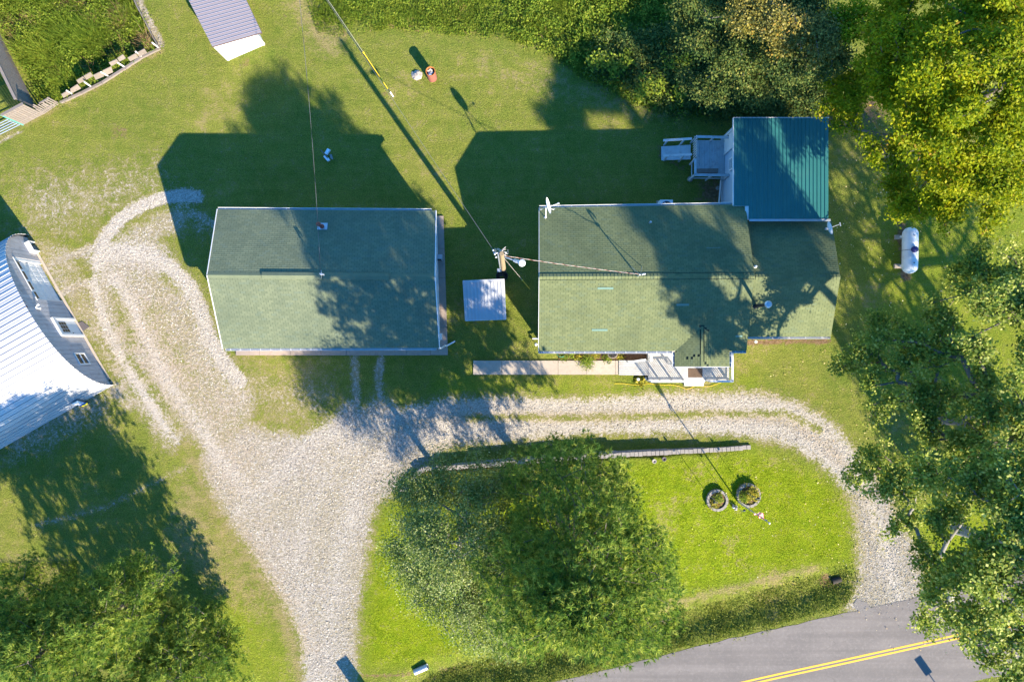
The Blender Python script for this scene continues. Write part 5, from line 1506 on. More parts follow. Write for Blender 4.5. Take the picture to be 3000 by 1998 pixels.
    for k in range(9):
        for q in range(6 if k % 2 == 0 else 5):
            jj = (k+1)*7/10; ii = nu*.4*((q+.5)/6 if k % 2 == 0 else (q+1)/6)
            i0, j0 = int(ii), int(jj); p = grid[j0][i0].lerp(grid[j0][min(i0+1, nu)], ii-i0).lerp(grid[j0+1][i0], (jj-j0)*.9)
            e = (grid[j0][i0+1]-grid[j0][i0]).normalized(); f_ = (grid[j0+1][i0]-grid[j0][i0]).normalized(); nn = e.cross(f_).normalized()
            for s in (-1, 1):
                pts = [p+nn*s*.006+(e*math.cos(a)+f_*math.sin(a))*(.022 if m % 2 == 0 else .009) for m, a in enumerate(np.linspace(0, 2*math.pi, 11)[:-1])]
                mb.poly(pts)
    mb.build('stars', M['flag_white'], fl)
    # shepherd hooks / feeder stakes by the planters
    for (x, y, h, dx, lab) in ((2073, 1448, 2.3, -.2, 'dark hook stake standing in the left stone planter'), (2141, 1472, 2.2, .2, 'dark hook stake between the planters beside the flagpole'), (2183, 1440, 2.1, .2, 'dark feeder stake standing in the right stone planter')):
        c = W(x, y, .1); s_ = thing('hook_stake', lab, 'garden stake', c, 'hook stakes in the planters')
        mb = MB(); mb.tube([c, c+Z3*h, c+Vector((dx*.5, 0, h+.15)), c+Vector((dx, 0, h+.02))], .014, 6); mb.build('rod', M['galv'], s_)
        mb = MB(); mb.lathe(c+Vector((dx, 0, h-.2)), [(0, 0), (.07, .02), (.07, .15), (0, .22)], 8); mb.build('feeder', M['dark'], s_)
    # small ornaments at the flagpole foot
    rr = random.Random(11)
    gp = thing('garden_ornament', 'cluster of pale and rose figurines at the flagpole foot', 'ornament', W(2154, 1490, .05))
    for k in range(9):
        c = W(2146+rr.uniform(-2, 18), 1474+rr.uniform(0, 20), .1); hh = rr.uniform(.12, .3)
        mb = MB(); mb.lathe(c, [(.05, 0), (.07, hh*.4), (.035, hh*.65), (.05, hh*.85), (0, hh)], 8); mb.build('figurine', M[rr.choice(['white', 'paper', 'block', 'maroon_metal'])], gp)
    # ornaments by the wall
    for (x, y, m, lab) in ((1912, 1347, 'ash', 'small pinkish pot below the retaining wall'), (1941, 1341, 'slab_dark', 'small grey lantern below the retaining wall')):
        c = W(x, y, 0); c.z = gz1(c); mb = MB(); mb.lathe(c, [(.10, 0), (.14, .18), (.15, .2), (.1, .2), (0, .1)], 12); props(mb.build('pot', M[m]), lab, 'pot')
    # solar lights
    for (x, y, lab) in ((1867, 1110, 'white solar path light beside the ramp'), (1570, 1009, 'white vent cap by the left corner of the house front'), (2209, 1001, 'white vent cap on the soil strip under the right wing'), (1889, 1108, 'white solar light standing in the yellow plant')):
        c = W(x, y, 0); mb = MB(); mb.lathe(c, [(.02, 0), (.02, .28), (.09, .3), (.10, .36), (.05, .40), (.0, .40)], 12); props(mb.build('path_light', M['white']), lab, 'light')
    # round basket in the bed, tyre like ring
    c = W(1793, 1035, .05); mb = MB(); mb.lathe(c, [(.26, 0), (.34, .3), (.3, .32), (.24, .1), (0, .08)], 18); props(mb.build('basket_planter', M['fence_wood']), 'round woven planter half hidden under the front gutter', 'planter')
    mb = MB(); mb.tube([W(1630+14*(1-math.cos(a)), 1030+16*math.sin(a), .08+.3*math.sin(a)) for a in np.linspace(0, 2.2, 12)], .018, 6); props(mb.build('green_hose', M['hose']), 'short curve of green hose in the flower bed', 'hose')
    # culverts
    a = W(1214, 1968, .0); b_ = W(1253, 1951, .05); d = (b_-a).normalized(); mb = MB(); prof = []
    L_ = (b_-a).length
    for k in range(22): prof.append((.19+(.016 if k % 2 else 0), L_*k/21))
    mb.lathe(a+Z3*.0, prof+[(.16, L_), (.16, L_*.3)], 18, d); props(mb.build('culvert_pipe', M['galv']), 'corrugated metal culvert end in the ditch at the bottom edge', 'culvert')
    a = W(2437, 1702, -.22); d = (W(2475, 1690, -.22)-a).normalized(); mb = MB(); mb.lathe(a, [(.19, 0), (.21, 0), (.21, .6), (.18, .6), (.18, 0)], 18, d); props(mb.build('culvert_pipe', M['char_and_hole_shade']), 'dark culvert mouth under the right-hand drive entrance', 'culvert')  # near-black pipe colour stands in for the shade inside the culvert mouth
    # things standing just below the picture, known by their shadows
    b = W(1108, 2085, 0); r = thing('mailbox', 'large mailbox on a post standing below the bottom edge by the drive', 'mailbox', b)
    mb = MB(); mb.bar(b, b+Z3*1.0, .1, .1); mb.build('post', M['fence_wood'], r)
    mb = MB(); mb.box(b+Z3*.95, .85, .5, 1.15, .6); mb.build('box', M['galv'], r)
    b = W(2800, 2085, 0); r = thing('road_sign', 'road sign on a thin post standing beyond the lower road edge', 'sign', b)
    mb = MB(); mb.bar(b, b+Z3*2.2, .05, .05); mb.build('post', M['galv'], r)
    mb = MB(); mb.box(b+Z3*1.6, .5, .02, .7, .6); mb.build('plate', M['white'], r)

def build_fences():
    wood = M['fence_wood']
    # board fence, main panel facing the lawn
    r = thing('board_fence', 'tall weathered vertical board fence with a flat cap at the left edge', 'fence', W(70, 366, 0))
    B0, B1 = W(70, 366, 0), W(128, 335, 0); H = 2.0
    n = 9; me = None
    for i in range(n):
        p = B0.lerp(B1, i/n); q = B0.lerp(B1, (i+1)/n); g = (q-p)*.07; nn = (B1-B0).normalized().cross(Z3)*.022
        mb = MB(); mb.slab([p+g-nn, q-g-nn, q-g-nn+Z3*(H-random.uniform(.0, .04)), p+g-nn+Z3*(H-random.uniform(0, .04))], nn*1.0); mb.build('board', wood, r)
    mb = MB(); mb.bar(B0+Z3*H+(B0-B1)*.02, B1+Z3*H+(B1-B0)*.03, .17, .04); mb.build('cap_board', wood, r)
    for zz in (.5, 1.6):
        mb = MB(); mb.bar(B0+Z3*zz, B1+Z3*zz, .05, .09); mb.build('rail', wood, r)
    mb = MB(); mb.bar(B0+(B0-B1).normalized()*.05, B0+(B0-B1).normalized()*.05+Z3*(H+.0), .05, .07); mb.build('edge_post', M['teal_post'], r)
    # side run going up-left
    r = thing('board_fence', 'side run of vertical board fence going up along the garden left edge', 'fence', W(60, 250, 0))
    S0, S1 = W(108, 322, 0), W(-40, 20, 0)
    L = (S1-S0).length; n = int(L/.155)
    for i in range(n):
        p = S0.lerp(S1, i/n); q = S0.lerp(S1, (i+.9)/n); nn = (S1-S0).normalized().cross(Z3)*.022
        mb = MB(); mb.slab([p+nn, q+nn, q+nn+Z3*(H-random.uniform(.0, .05)), p+nn+Z3*(H-random.uniform(0, .05))], -nn*.9); mb.build('board', wood, r)
    for (a, b) in ((.0, .40), (.41, 1)):
        mb = MB(); mb.bar(S0.lerp(S1, a)+Z3*H, S0.lerp(S1, b)+Z3*H, .17, .04); mb.build('cap_board', wood, r)
    # broken low picket run
    r = thing('picket_fence', 'low broken row of leaning grey pickets right of the tall board fence', 'fence', W(150, 320, 0))
    P0, P1 = W(128, 336, 0), W(176, 303, 0)
    for i in range(11):
        p = P0.lerp(P1, (i+.5)/11); lean = Vector((random.uniform(-.12, .05), random.uniform(-.03, .1), 0)); h = random.uniform(.75, 1.25)
        mb = MB(); mb.bar(p, p+lean+Z3*h, .085, .02, up=(P1-P0).normalized().cross(Z3)); mb.build('picket', wood, r)
    mb = MB(); mb.bar(P0+Z3*.35, P1+Z3*.3, .05, .09); mb.build('rail', wood, r)
    mb = MB(); mb.bar(P0.lerp(P1, .45)+Z3*1.15, P1+Z3*1.05, .09, .04); mb.build('rail', wood, r)
    # tube gate
    r = thing('tube_gate', 'blue-grey tubular metal gate at the left edge below the board fence', 'gate', W(30, 385, 0))
    G0, G1 = W(66, 369, 0), W(-60, 430, 0)
    for k in range(5):
        z = .25+k*.27
        mb = MB(); mb.tube([G0+Z3*z, G1+Z3*z], .03, 8); mb.build('tube', M['gate_tube'], r)
    for t in (0.02, .5, .98):
        p = G0.lerp(G1, t); mb = MB(); mb.tube([p+Z3*.2, p+Z3*1.38], .028, 8); mb.build('upright', M['gate_tube'], r)
    # garden border along the south side: low timbers, white posts, board slats between them
    r = thing('garden_border', 'row of weathered boards on low white posts along the overgrown garden', 'garden border', W(320, 225, 0))
    pts = [(176, 302), (240, 273), (300, 243), (368, 200), (417, 168), (470, 142)]
    for a, b in zip(pts[:-1], pts[1:]):
        mb = MB(); A_, B_ = W(*a, .1), W(*b, .1); mb.bar(A_, A_.lerp(B_, .985), .14, .16); mb.build('timber', wood, r)
    for (bx, by, tx, ty) in ((212, 277, 195, 266), (269, 256, 247, 241), (319, 225, 296, 212), (368, 199, 334, 178), (417, 168, 397, 152), (467, 142, 446, 126)):
        Bp = W(bx, by, 0); Tp = W(tx, ty, 1.05); mb = MB(); mb.bar(Bp, Bp.lerp(Tp, 1.0) if (Bp-Tp).length < 2 else Bp+Z3, .07, .07); mb.build('post', M['white'], r)
    # board slats; corners px (low edge a,b ; high edge c,d) with heights
    for (a, b, c, d, z0, z1, nb) in (((186, 288), (207, 276), (200, 266), (180, 278), .25, .75, 1), ((207, 276), (240, 259), (229, 247), (206, 262), .25, .8, 1),
                                     ((231, 247), (275, 223), (267, 212), (224, 237), .55, 1.1, 2), ((281, 235), (333, 212), (328, 195), (273, 222), .35, .95, 2),
                                     ((327, 195), (350, 182), (344, 174), (319, 185), .75, 1.15, 1), ((350, 182), (370, 171), (362, 160), (344, 172), .75, 1.2, 1),
                                     ((382, 181), (433, 155), (425, 143), (374, 171), .35, .85, 2)):
        for k in range(nb):
            t0 = k/nb; t1 = (k+.93)/nb
            a_, b_ = W(*a, z0).lerp(W(*b, z0), t0), W(*a, z0).lerp(W(*b, z0), t1)
            d_, c_ = W(*d, z1).lerp(W(*c, z1), t0), W(*d, z1).lerp(W(*c, z1), t1)
            mb = MB(); nn = (b_-a_).cross(d_-a_).normalized(); mb.slab([a_, b_, c_, d_], -nn*.03); mb.build('board', wood, r)
    # east edge of the garden: leaning timber wall
    r = thing('timber_edging', 'dark leaning timber edging along the right side of the overgrown garden', 'edging', W(430, 70, 0))
    pts = [(467, 140), (450, 112), (428, 68), (402, 20), (385, -20)]
    for a, b in zip(pts[:-1], pts[1:]):
        for k in range(2):
            mb = MB(); mb.bar(W(*a, .12+.2*k), W(*b, .12+.2*k).lerp(W(*a, .12+.2*k), .01), .06, .19); mb.build('timber', wood, r)

# ------------------------------------------------------------------ foliage
def nrm_rows(a): return a/np.maximum(np.linalg.norm(a, axis=1, keepdims=True), 1e-9)

def leaf_quads(cen, length, width, upbias=.8, droop=0.0, rs=None):
    rs = rs or rng; n = len(cen)
    N = rs.normal(size=(n, 3)); N[:, 2] = np.abs(N[:, 2])+upbias; N = nrm_rows(N)
    T = rs.normal(size=(n, 3)); T -= N*(T*N).sum(1, keepdims=True); T = nrm_rows(T); B = np.cross(N, T)
    L = (length*rs.uniform(.6, 1.3, n))[:, None]; Wd = (width*rs.uniform(.6, 1.3, n))[:, None]
    V = np.stack([cen-T*L*.5, cen+B*Wd*.5+T*L*.05, cen+T*L*.5, cen-B*Wd*.5+T*L*.05], 1).reshape(-1, 3)
    return V, np.arange(n*4).reshape(n, 4)

def needle_tufts(cen, dirs, per, length, width, rs=None):
    rs = rs or rng; n = len(cen)
    C_ = np.repeat(cen, per, 0); D = np.repeat(dirs, per, 0)+rs.normal(size=(n*per, 3))*.62; D = nrm_rows(D)
    S = np.cross(D, rs.normal(size=(n*per, 3))); S = nrm_rows(S)
    L = (length*rs.uniform(.7, 1.2, n*per))[:, None]
    V = np.stack([C_-S*width*.5+D*L*.08, C_+S*width*.5+D*L*.08, C_+D*L], 1).reshape(-1, 3)
    return V, np.arange(n*per*3).reshape(-1, 3)

def skeleton(trunk_pts, tips, bias=.55):
    """connect each tip to the closest existing node, preferring short ways back to the root"""
    nodes = [np.array(p, float) for p in trunk_pts]; par = [-1]+list(range(len(trunk_pts)-1))
    path = [0.0]
    for i in range(1, len(nodes)): path.append(path[-1]+np.linalg.norm(nodes[i]-nodes[i-1])*.35)
    cand = list(range(max(1, len(trunk_pts)//3), len(trunk_pts)))
    A = np.array([nodes[i] for i in cand]); Pp = np.array([path[i] for i in cand]); idx = list(cand)
    tp = nodes[len(nodes)//2]
    order = np.argsort(np.linalg.norm(tips-tp, axis=1))
    rr = np.random.default_rng(5); tipidx = []
    for k in order:
        t = tips[k]; d = np.linalg.norm(A-t, axis=1); up = np.maximum(0, A[:, 2]-t[2])
        c = d*(1+.15*d)+bias*Pp+up*.6
        j = int(np.argmin(c)); p = idx[j]
        last = p; dd = np.linalg.norm(t-nodes[p]); m = max(1, int(dd/.8))
        for s in range(1, m+1):
            f = s/m; q = nodes[p]*(1-f)+t*f
            if s < m: q = q+rr.normal(size=3)*.10*dd/m+np.array([0, 0, .06*dd*math.sin(f*math.pi)])
            nodes.append(q); par.append(last); ni = len(nodes)-1; path.append(path[last]+dd/m); last = ni
            A = np.vstack([A, q]); Pp = np.append(Pp, path[ni]); idx.append(ni)
        tipidx.append((k, last))
    return np.array(nodes), par, tipidx

def tree(name, label, cat, base, trunk_pts, tips, trunk_r, bark, build_leaves, group=None, tip_r=.014, stiff=2.3):
    base = Vector(base)
    r = thing(name, label, cat, base, group)
    nodes, par, tipidx = skeleton(trunk_pts, tips)
    n = len(nodes); w = np.zeros(n)
    for _, i in tipidx: w[i] = tip_r**stiff
    child_first = {}
    for i in range(n-1, 0, -1):
        if w[i] == 0: w[i] = tip_r**stiff
        w[par[i]] += w[i]
    rad = w**(1/stiff); k = trunk_r/max(rad[1], 1e-6)
    rad = np.where(rad > tip_r*1.01, tip_r+(rad-tip_r)*((trunk_r-tip_r)/max(rad[1]-tip_r, 1e-6)), rad)
    rad[0] = trunk_r*1.35
    mb = MB()
    for i in range(1, n):
        p = par[i]; sides = 8 if rad[i] > .12 else (5 if rad[i] > .035 else 3)
        r0 = min(rad[p], rad[i]*1.25) if p > 0 else rad[0]
        mb.tube([nodes[p], nodes[i]], [r0, rad[i]], sides, cap=False)
    mb.build('trunk', bark, r, smooth=True)
    build_leaves(r)
    return r

def blob_points(blobs, rs, thin=.88):
    """blobs: (px, py, z, radius, vertical radius, n) -> leaf cluster centres, gathered into boughs near the skin of each volume"""
    out = []
    for (px, py, z, rad, rz, n) in blobs:
        c = np.array(W(px, py, z)); n = max(4, int(n*thin)); k = max(2, n//6)
        d = nrm_rows(rs.normal(size=(k, 3))); q = rs.uniform(.15, 1, k)**.5
        d[:, 2] = np.where(d[:, 2] < -.3, -d[:, 2]*.5, d[:, 2])
        bc = c+d*q[:, None]*np.array([rad, rad, rz]); idx = rs.integers(0, k, n)
        out.append(bc[idx]+rs.normal(size=(n, 3))*np.array([.34, .34, .12]))
    return np.vstack(out)

def broad_leaves(parent, cl, per, spread, L, Wd, mat, rs, tone_up=.0, flat=.6):
    n = len(cl); c = np.repeat(cl, per, 0)+rs.normal(size=(n*per, 3))*np.array([spread, spread, spread*flat])
    V, F = leaf_quads(c, L, Wd, .75, rs=rs)
    ct = np.repeat(rs.uniform(-.18, .18, n), per); tone = np.clip(rs.uniform(0, 1, n*per)*.8+.1+ct, 0, 1)
    return np_mesh('crown', V, F, mat, parent, attrs={'tone': np.repeat(tone, 4)})

def pine(label, base, h, env, nb, per_tufts, seed, crown_base=.3, trunk_r=.22, lean=(0, 0), group=None, ne=0.0):
    rs = np.random.default_rng(seed); b = np.array(base)
    top = b+np.array([lean[0], lean[1], h])
    tr = [b+(top-b)*t+np.array([rs.normal()*.05*h/15, rs.normal()*.05*h/15, 0])*(0 < t < 1) for t in np.linspace(0, .985, 14)]
    tips = []; outd = []
    for i in range(nb):
        t = crown_base+(1-crown_base)*rs.uniform(0, 1)**1.15
        a = rs.uniform(0, 2*math.pi); rmax = env(t)*(1+.2*math.sin(a*3+seed)+.12*math.sin(a*5+t*9)+ne*math.cos(a-.75))
        q = rs.uniform(.02, 1)**.48; rr = rmax*q
        c = b+(top-b)*t
        tips.append(c+np.array([rr*math.cos(a), rr*math.sin(a), rr*.12+rs.normal()*.25])); outd.append((math.cos(a)*q, math.sin(a)*q, .75))
    tips = np.array(tips); outd = np.array(outd)
    def leaves(root):
        n = len(tips); c = np.repeat(tips, per_tufts, 0)+rs.normal(size=(n*per_tufts, 3))*np.array([.25, .25, .13])
        d = np.repeat(outd, per_tufts, 0)+rs.normal(size=(n*per_tufts, 3))*.3
        V, F = needle_tufts(c, nrm_rows(d), 9, .27, .05, rs)
        tn = np.repeat(np.clip(np.repeat(rs.uniform(-.15, .2, n), per_tufts)+rs.uniform(.05, .9, n*per_tufts), 0, 1), 9*3)
        np_mesh('crown', V, F, M['pine'], root, attrs={'tone': tn})
    return tree('pine_tree', label, 'tree', Vector(base), tr, tips, trunk_r, M['bark'], leaves, group)

def build_trees():
    rs = np.random.default_rng(21)
    # the big pine
    b = W(1632, 1497, 0); b.z = .3
    env = lambda t: 4.95*(1-((t-.42)/.58)**2 if t > .42 else 1-((.42-t)/.3)**2*.35)**.5 if t < .999 else .2
    pine('large dark green pine on the front lawn between the two drives', b, 17.0, env, 1400, 15, 3, .27, .26, ne=.10)
    # three pines bottom left
    for (x, y, h, R0, nb, sd_, lab) in ((515, 1668, 9.8, 2.7, 300, 5, 'pine at bottom left, nearest of its group to the gravel'), (400, 1728, 10.5, 3.0, 330, 6, 'middle pine of the bottom left group'),
                                        (290, 1712, 10.0, 3.0, 330, 8, 'leftmost pine of the bottom left group'), (650, 1850, 6.8, 2.9, 330, 9, 'bushy low pine at the bottom edge nearest the drive'), (500, 1925, 7.5, 3.0, 300, 12, 'low pine at the bottom edge beneath the trio')):
        e = lambda t, R0=R0: R0*max(.05, 1-((t-.55)/.47)**2)**.5
        pine(lab, W(x, y, 0), h, e, int(nb*.9), 15, sd_, .48 if y < 1800 else .12, .17, group='pines at the bottom left')
    # silver-leaved tree beside the pine
    b = W(1372, 1500, 0); b.z = .2
    blobs = [(1190, 1560, 6, 1.5, 1.3, 30), (1260, 1450, 5, 2.0, 1.5, 55), (1360, 1400, 4.5, 2.0, 1.4, 50), (1480, 1390, 4.2, 1.7, 1.2, 34), (1270, 1540, 8.0, 1.5, 1.2, 40), (1240, 1660, 6.5, 1.9, 1.5, 50),
             (1330, 1720, 7, 2.2, 1.7, 70), (1400, 1800, 7, 1.9, 1.6, 50), (1480, 1840, 6.5, 1.4, 1.2, 30), (1360, 1590, 8.5, 2.4, 1.7, 60), (1300, 1620, 9.5, 1.5, 1.2, 36), (1190, 1690, 6, .9, .7, 12), (1470, 1490, 5, 1.6, 1.2, 34), (1440, 1590, 6, 1.6, 1.2, 34), (1460, 1700, 6.5, 1.5, 1.2, 30)]
    cl = blob_points(blobs, rs, 1.7)
    tr = [np.array(b)+np.array([-.1*t, -.4*t, 8.0*t]) for t in np.linspace(0, 1, 8)]
    tree('silver_leaved_tree', 'airy pale-leaved deciduous tree left of the big pine', 'tree', b, tr, cl, .17, M['grey_bark'],
         lambda r: broad_leaves(r, cl, 70, .34, .12, .07, M['silver'], rs))
    # oak on the right
    b = W(2762, 1222, 0)
    blobs = [(2790, 850, 9, 1.0, .8, 20), (2850, 800, 10, 1.3, .9, 28), (2930, 770, 10, 1.5, 1.0, 32), (2990, 830, 11, 1.6, 1.2, 36), (2770, 930, 10, .9, .7, 16), (2900, 880, 12, 1.4, 1.1, 30),
             (2540, 1000, 7.5, 1.2, .7, 24), (2610, 1015, 8.5, 1.2, .8, 26), (2690, 1000, 9, 1.1, .8, 22), (2465, 1072, 6.5, .8, .5, 10), (2600, 1100, 8, 1.1, .6, 16), (2690, 1140, 9, .9, .7, 14),
             (2870, 985, 12, 1.1, .8, 16), (2850, 1235, 10.5, 1.2, .8, 22), (2960, 1250, 11, 1.2, .9, 22), (2700, 1235, 9, 1.1, .7, 18), (2600, 1190, 8, .8, .5, 12), (2985, 960, 12, 1.6, 1.2, 34), (2980, 1070, 12, 1.3, 1.0, 22), (2790, 1080, 10, 1.0, .7, 18), (2890, 1110, 11, 1.0, .7, 18), (2760, 1180, 9.5, .9, .6, 14), (2590, 930, 7.5, .8, .5, 12), (2720, 960, 9, .8, .6, 14), (2900, 1210, 11, 1.0, .7, 16), (2830, 1160, 10, .9, .7, 10), (2990, 1190, 12, 1.1, 1.0, 18),
             (2650, 1310, 8.5, 1.5, .9, 32), (2560, 1370, 7.5, 1.2, .7, 26), (2500, 1368, 6.5, .7, .5, 10), (2760, 1320, 9.5, 1.4, .9, 28), (2880, 1310, 11, 1.5, 1.1, 28), (2990, 1310, 11, 1.4, 1.1, 26)]
    cl = blob_points(blobs, rs)
    bb = np.array(b); tr = [bb, bb+[.1, 0, 1.2], bb+[.25, -.05, 2.6], bb+[.4, .1, 4.0], bb+[.7, .5, 5.4], bb+[1.0, 1.4, 6.8], bb+[1.1, 2.4, 8.0]]
    tree('oak_tree', 'spreading oak with open crown over the right end of the drive', 'tree', b, tr, cl, .38, M['bark'],
         lambda r: broad_leaves(r, cl, 72, .22, .17, .12, M['oak'], rs), 'oaks at the right', tip_r=.02)
    # second oak by the road
    b = W(2800, 1545, 0)
    blobs = [(2640, 1450, 10, 1.2, .8, 30), (2740, 1430, 12, 1.4, 1.0, 38), (2850, 1430, 14, 1.6, 1.2, 44), (2970, 1430, 15, 1.7, 1.3, 46), (2650, 1535, 9, .7, .5, 14), (2800, 1510, 13, 1.2, .9, 26), (2940, 1550, 15.5, 1.6, 1.3, 46),
             (2850, 1640, 14, 1.2, .9, 28), (2710, 1680, 11, 1.2, .9, 32), (2790, 1710, 13, 1.4, 1.0, 40), (2900, 1700, 15.5, 1.6, 1.3, 46), (2985, 1690, 16, 1.5, 1.2, 38), (2685, 1808, 9, .6, .35, 12), (2755, 1812, 10, .7, .4, 12),
             (2850, 1800, 13.5, 1.2, .9, 28), (2940, 1840, 15, 1.4, 1.2, 40), (3150, 1600, 16.5, 1.8, 1.2, 44), (3260, 1650, 15.5, 1.7, 1.2, 36), (3190, 1760, 17, 1.7, 1.2, 36), (3320, 1530, 15, 1.7, 1.2, 34), (3120, 1470, 16, 1.3, 1, 24), (2890, 1900, 13.5, .9, .7, 18), (2985, 1930, 14.5, 1.2, 1.0, 30), (2995, 1600, 16, 1.4, 1.2, 32)]
    cl = blob_points(blobs, rs)
    bb = np.array(b); tr = [bb, bb+[.1, 0, 1.5], bb+[.3, -.1, 3.2], bb+[.7, -.3, 5.0], bb+[1.2, -.3, 6.6], bb+[1.6, -.4, 9.0], bb+[1.8, -.4, 11.5]]
    tree('oak_tree', 'large leafy oak hanging over the road at the lower right corner', 'tree', b, tr, cl, .34, M['grey_bark'],
         lambda r: broad_leaves(r, cl, 72, .22, .17, .12, M['oak'], rs), 'oaks at the right', tip_r=.02)
    # walnut, bright yellow green
    b = W(2590, 445, 0)
    blobs = [(2560, 80, 9, 2.0, 1.3, 50), (2700, 60, 11, 2.4, 1.6, 70), (2850, 80, 13, 2.6, 1.8, 80), (2980, 60, 13, 2.4, 1.8, 70), (2560, 210, 9, 1.5, 1.0, 36), (2650, 180, 11, 2.0, 1.4, 56), (2780, 200, 13, 2.6, 1.6, 80), (2930, 210, 14, 2.4, 1.7, 76),
             (2500, 330, 7, 1.3, .9, 32), (2610, 300, 10, 1.8, 1.2, 50), (2730, 330, 12, 2.2, 1.4, 70), (2860, 350, 13, 2.2, 1.5, 70), (2980, 360, 13, 2.0, 1.5, 54), (2620, 430, 8, 1.4, .9, 36), (2720, 450, 10, 1.7, 1.1, 44), (2840, 470, 11.5, 2.0, 1.3, 56),
             (2950, 480, 12, 1.8, 1.3, 50), (2620, 520, 6.5, .8, .6, 16), (2700, 560, 8, 1.2, .8, 30), (2800, 570, 9.5, 1.4, .9, 36), (2900, 560, 10.5, 1.4, 1, 34), (2985, 550, 11, 1.2, 1, 24), (2660, 610, 6.5, .8, .5, 14), (2480, 250, 6, 1.0, .8, 20)]
    cl = blob_points(blobs, rs)
    bb = np.array(b); tr = [bb, bb+[.2, .1, 2], bb+[.5, .3, 4], bb+[1.0, .7, 6.2], bb+[1.6, 1.1, 8.4], bb+[2.2, 1.5, 10.5]]
    tree('walnut_tree', 'big bright yellow-green walnut filling the upper right corner', 'tree', b, tr, cl, .32, M['bark'],
         lambda r: broad_leaves(r, cl, 110, .25, .20, .10, M['walnut'], rs), tip_r=.02)
    # shaded tree mass at the top with tangled vines
    for (bx, by, blobs, mat, lab, L, wd) in (
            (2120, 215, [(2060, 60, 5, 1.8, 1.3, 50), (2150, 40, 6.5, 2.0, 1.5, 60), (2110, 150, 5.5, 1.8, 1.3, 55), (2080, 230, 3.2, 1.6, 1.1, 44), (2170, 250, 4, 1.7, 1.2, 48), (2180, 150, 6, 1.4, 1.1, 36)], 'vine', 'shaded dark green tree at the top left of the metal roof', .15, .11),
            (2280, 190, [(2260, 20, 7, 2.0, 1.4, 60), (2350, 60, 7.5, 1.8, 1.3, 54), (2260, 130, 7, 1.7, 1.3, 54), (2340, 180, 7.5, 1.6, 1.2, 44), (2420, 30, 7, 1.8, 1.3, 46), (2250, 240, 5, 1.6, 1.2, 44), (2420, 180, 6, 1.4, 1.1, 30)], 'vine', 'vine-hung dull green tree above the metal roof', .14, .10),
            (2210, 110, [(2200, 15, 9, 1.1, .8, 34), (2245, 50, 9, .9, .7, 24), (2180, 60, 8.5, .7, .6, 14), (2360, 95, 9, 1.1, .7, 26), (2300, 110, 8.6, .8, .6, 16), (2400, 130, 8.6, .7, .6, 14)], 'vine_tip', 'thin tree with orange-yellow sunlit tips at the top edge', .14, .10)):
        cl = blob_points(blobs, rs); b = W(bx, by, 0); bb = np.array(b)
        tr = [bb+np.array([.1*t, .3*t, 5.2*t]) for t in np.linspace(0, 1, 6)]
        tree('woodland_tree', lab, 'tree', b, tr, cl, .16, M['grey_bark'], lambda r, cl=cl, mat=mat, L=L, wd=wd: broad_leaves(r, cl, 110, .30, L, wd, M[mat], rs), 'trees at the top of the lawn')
    # trees below and beside the picture that throw shade into it
    for (bx, by, h, rad, sd_, lab) in ((3070, 1340, 16, 5.5, 31, 'oak standing beyond the right edge of the lawn'), (3130, 1760, 13.5, 4.2, 32, 'oak standing just beyond the right edge near the road')):
        b = W(bx, by, 0); r2 = np.random.default_rng(sd_); d = nrm_rows(r2.normal(size=(330, 3))); d[:, 2] = np.abs(d[:, 2])
        cl = np.array(b)+np.array([0, 0, h*.5])+d*np.array([rad, rad, h*.42])*(r2.uniform(.3, 1, 330)**.4)[:, None]; cl = cl[:300]
        bb = np.array(b); tr = [bb+np.array([0, 0, h*.5*t]) for t in np.linspace(0, 1, 7)]
        tree('oak_tree', lab, 'tree', b, tr, cl, .35, M['grey_bark'], lambda r, cl=cl, r2=r2: broad_leaves(r, cl, 50, .34, .22, .16, M['oak'], r2), 'oaks at the right', tip_r=.02)

def pts_in(poly, n, rs):
    P = np.array(G2(poly)); lo = P.min(0); hi = P.max(0); out = np.zeros((0, 2))
    while len(out) < n:
        q = rs.uniform(lo, hi, size=(n*2, 2)); q = q[inside(q[:, 0], q[:, 1], poly)]; out = np.vstack([out, q])
    return out[:n]

def vnoise(x, y, s, seed=0):
    """cheap smooth noise from sines"""
    r = np.random.default_rng(seed); v = 0
    for k in range(5):
        a, b, c = r.uniform(-1, 1, 3); f = s*(1+.6*k); v = v+np.sin(x*f*(a+.3)+y*f*(b-.2)+c*6)/(1+.4*k)
    return v/3

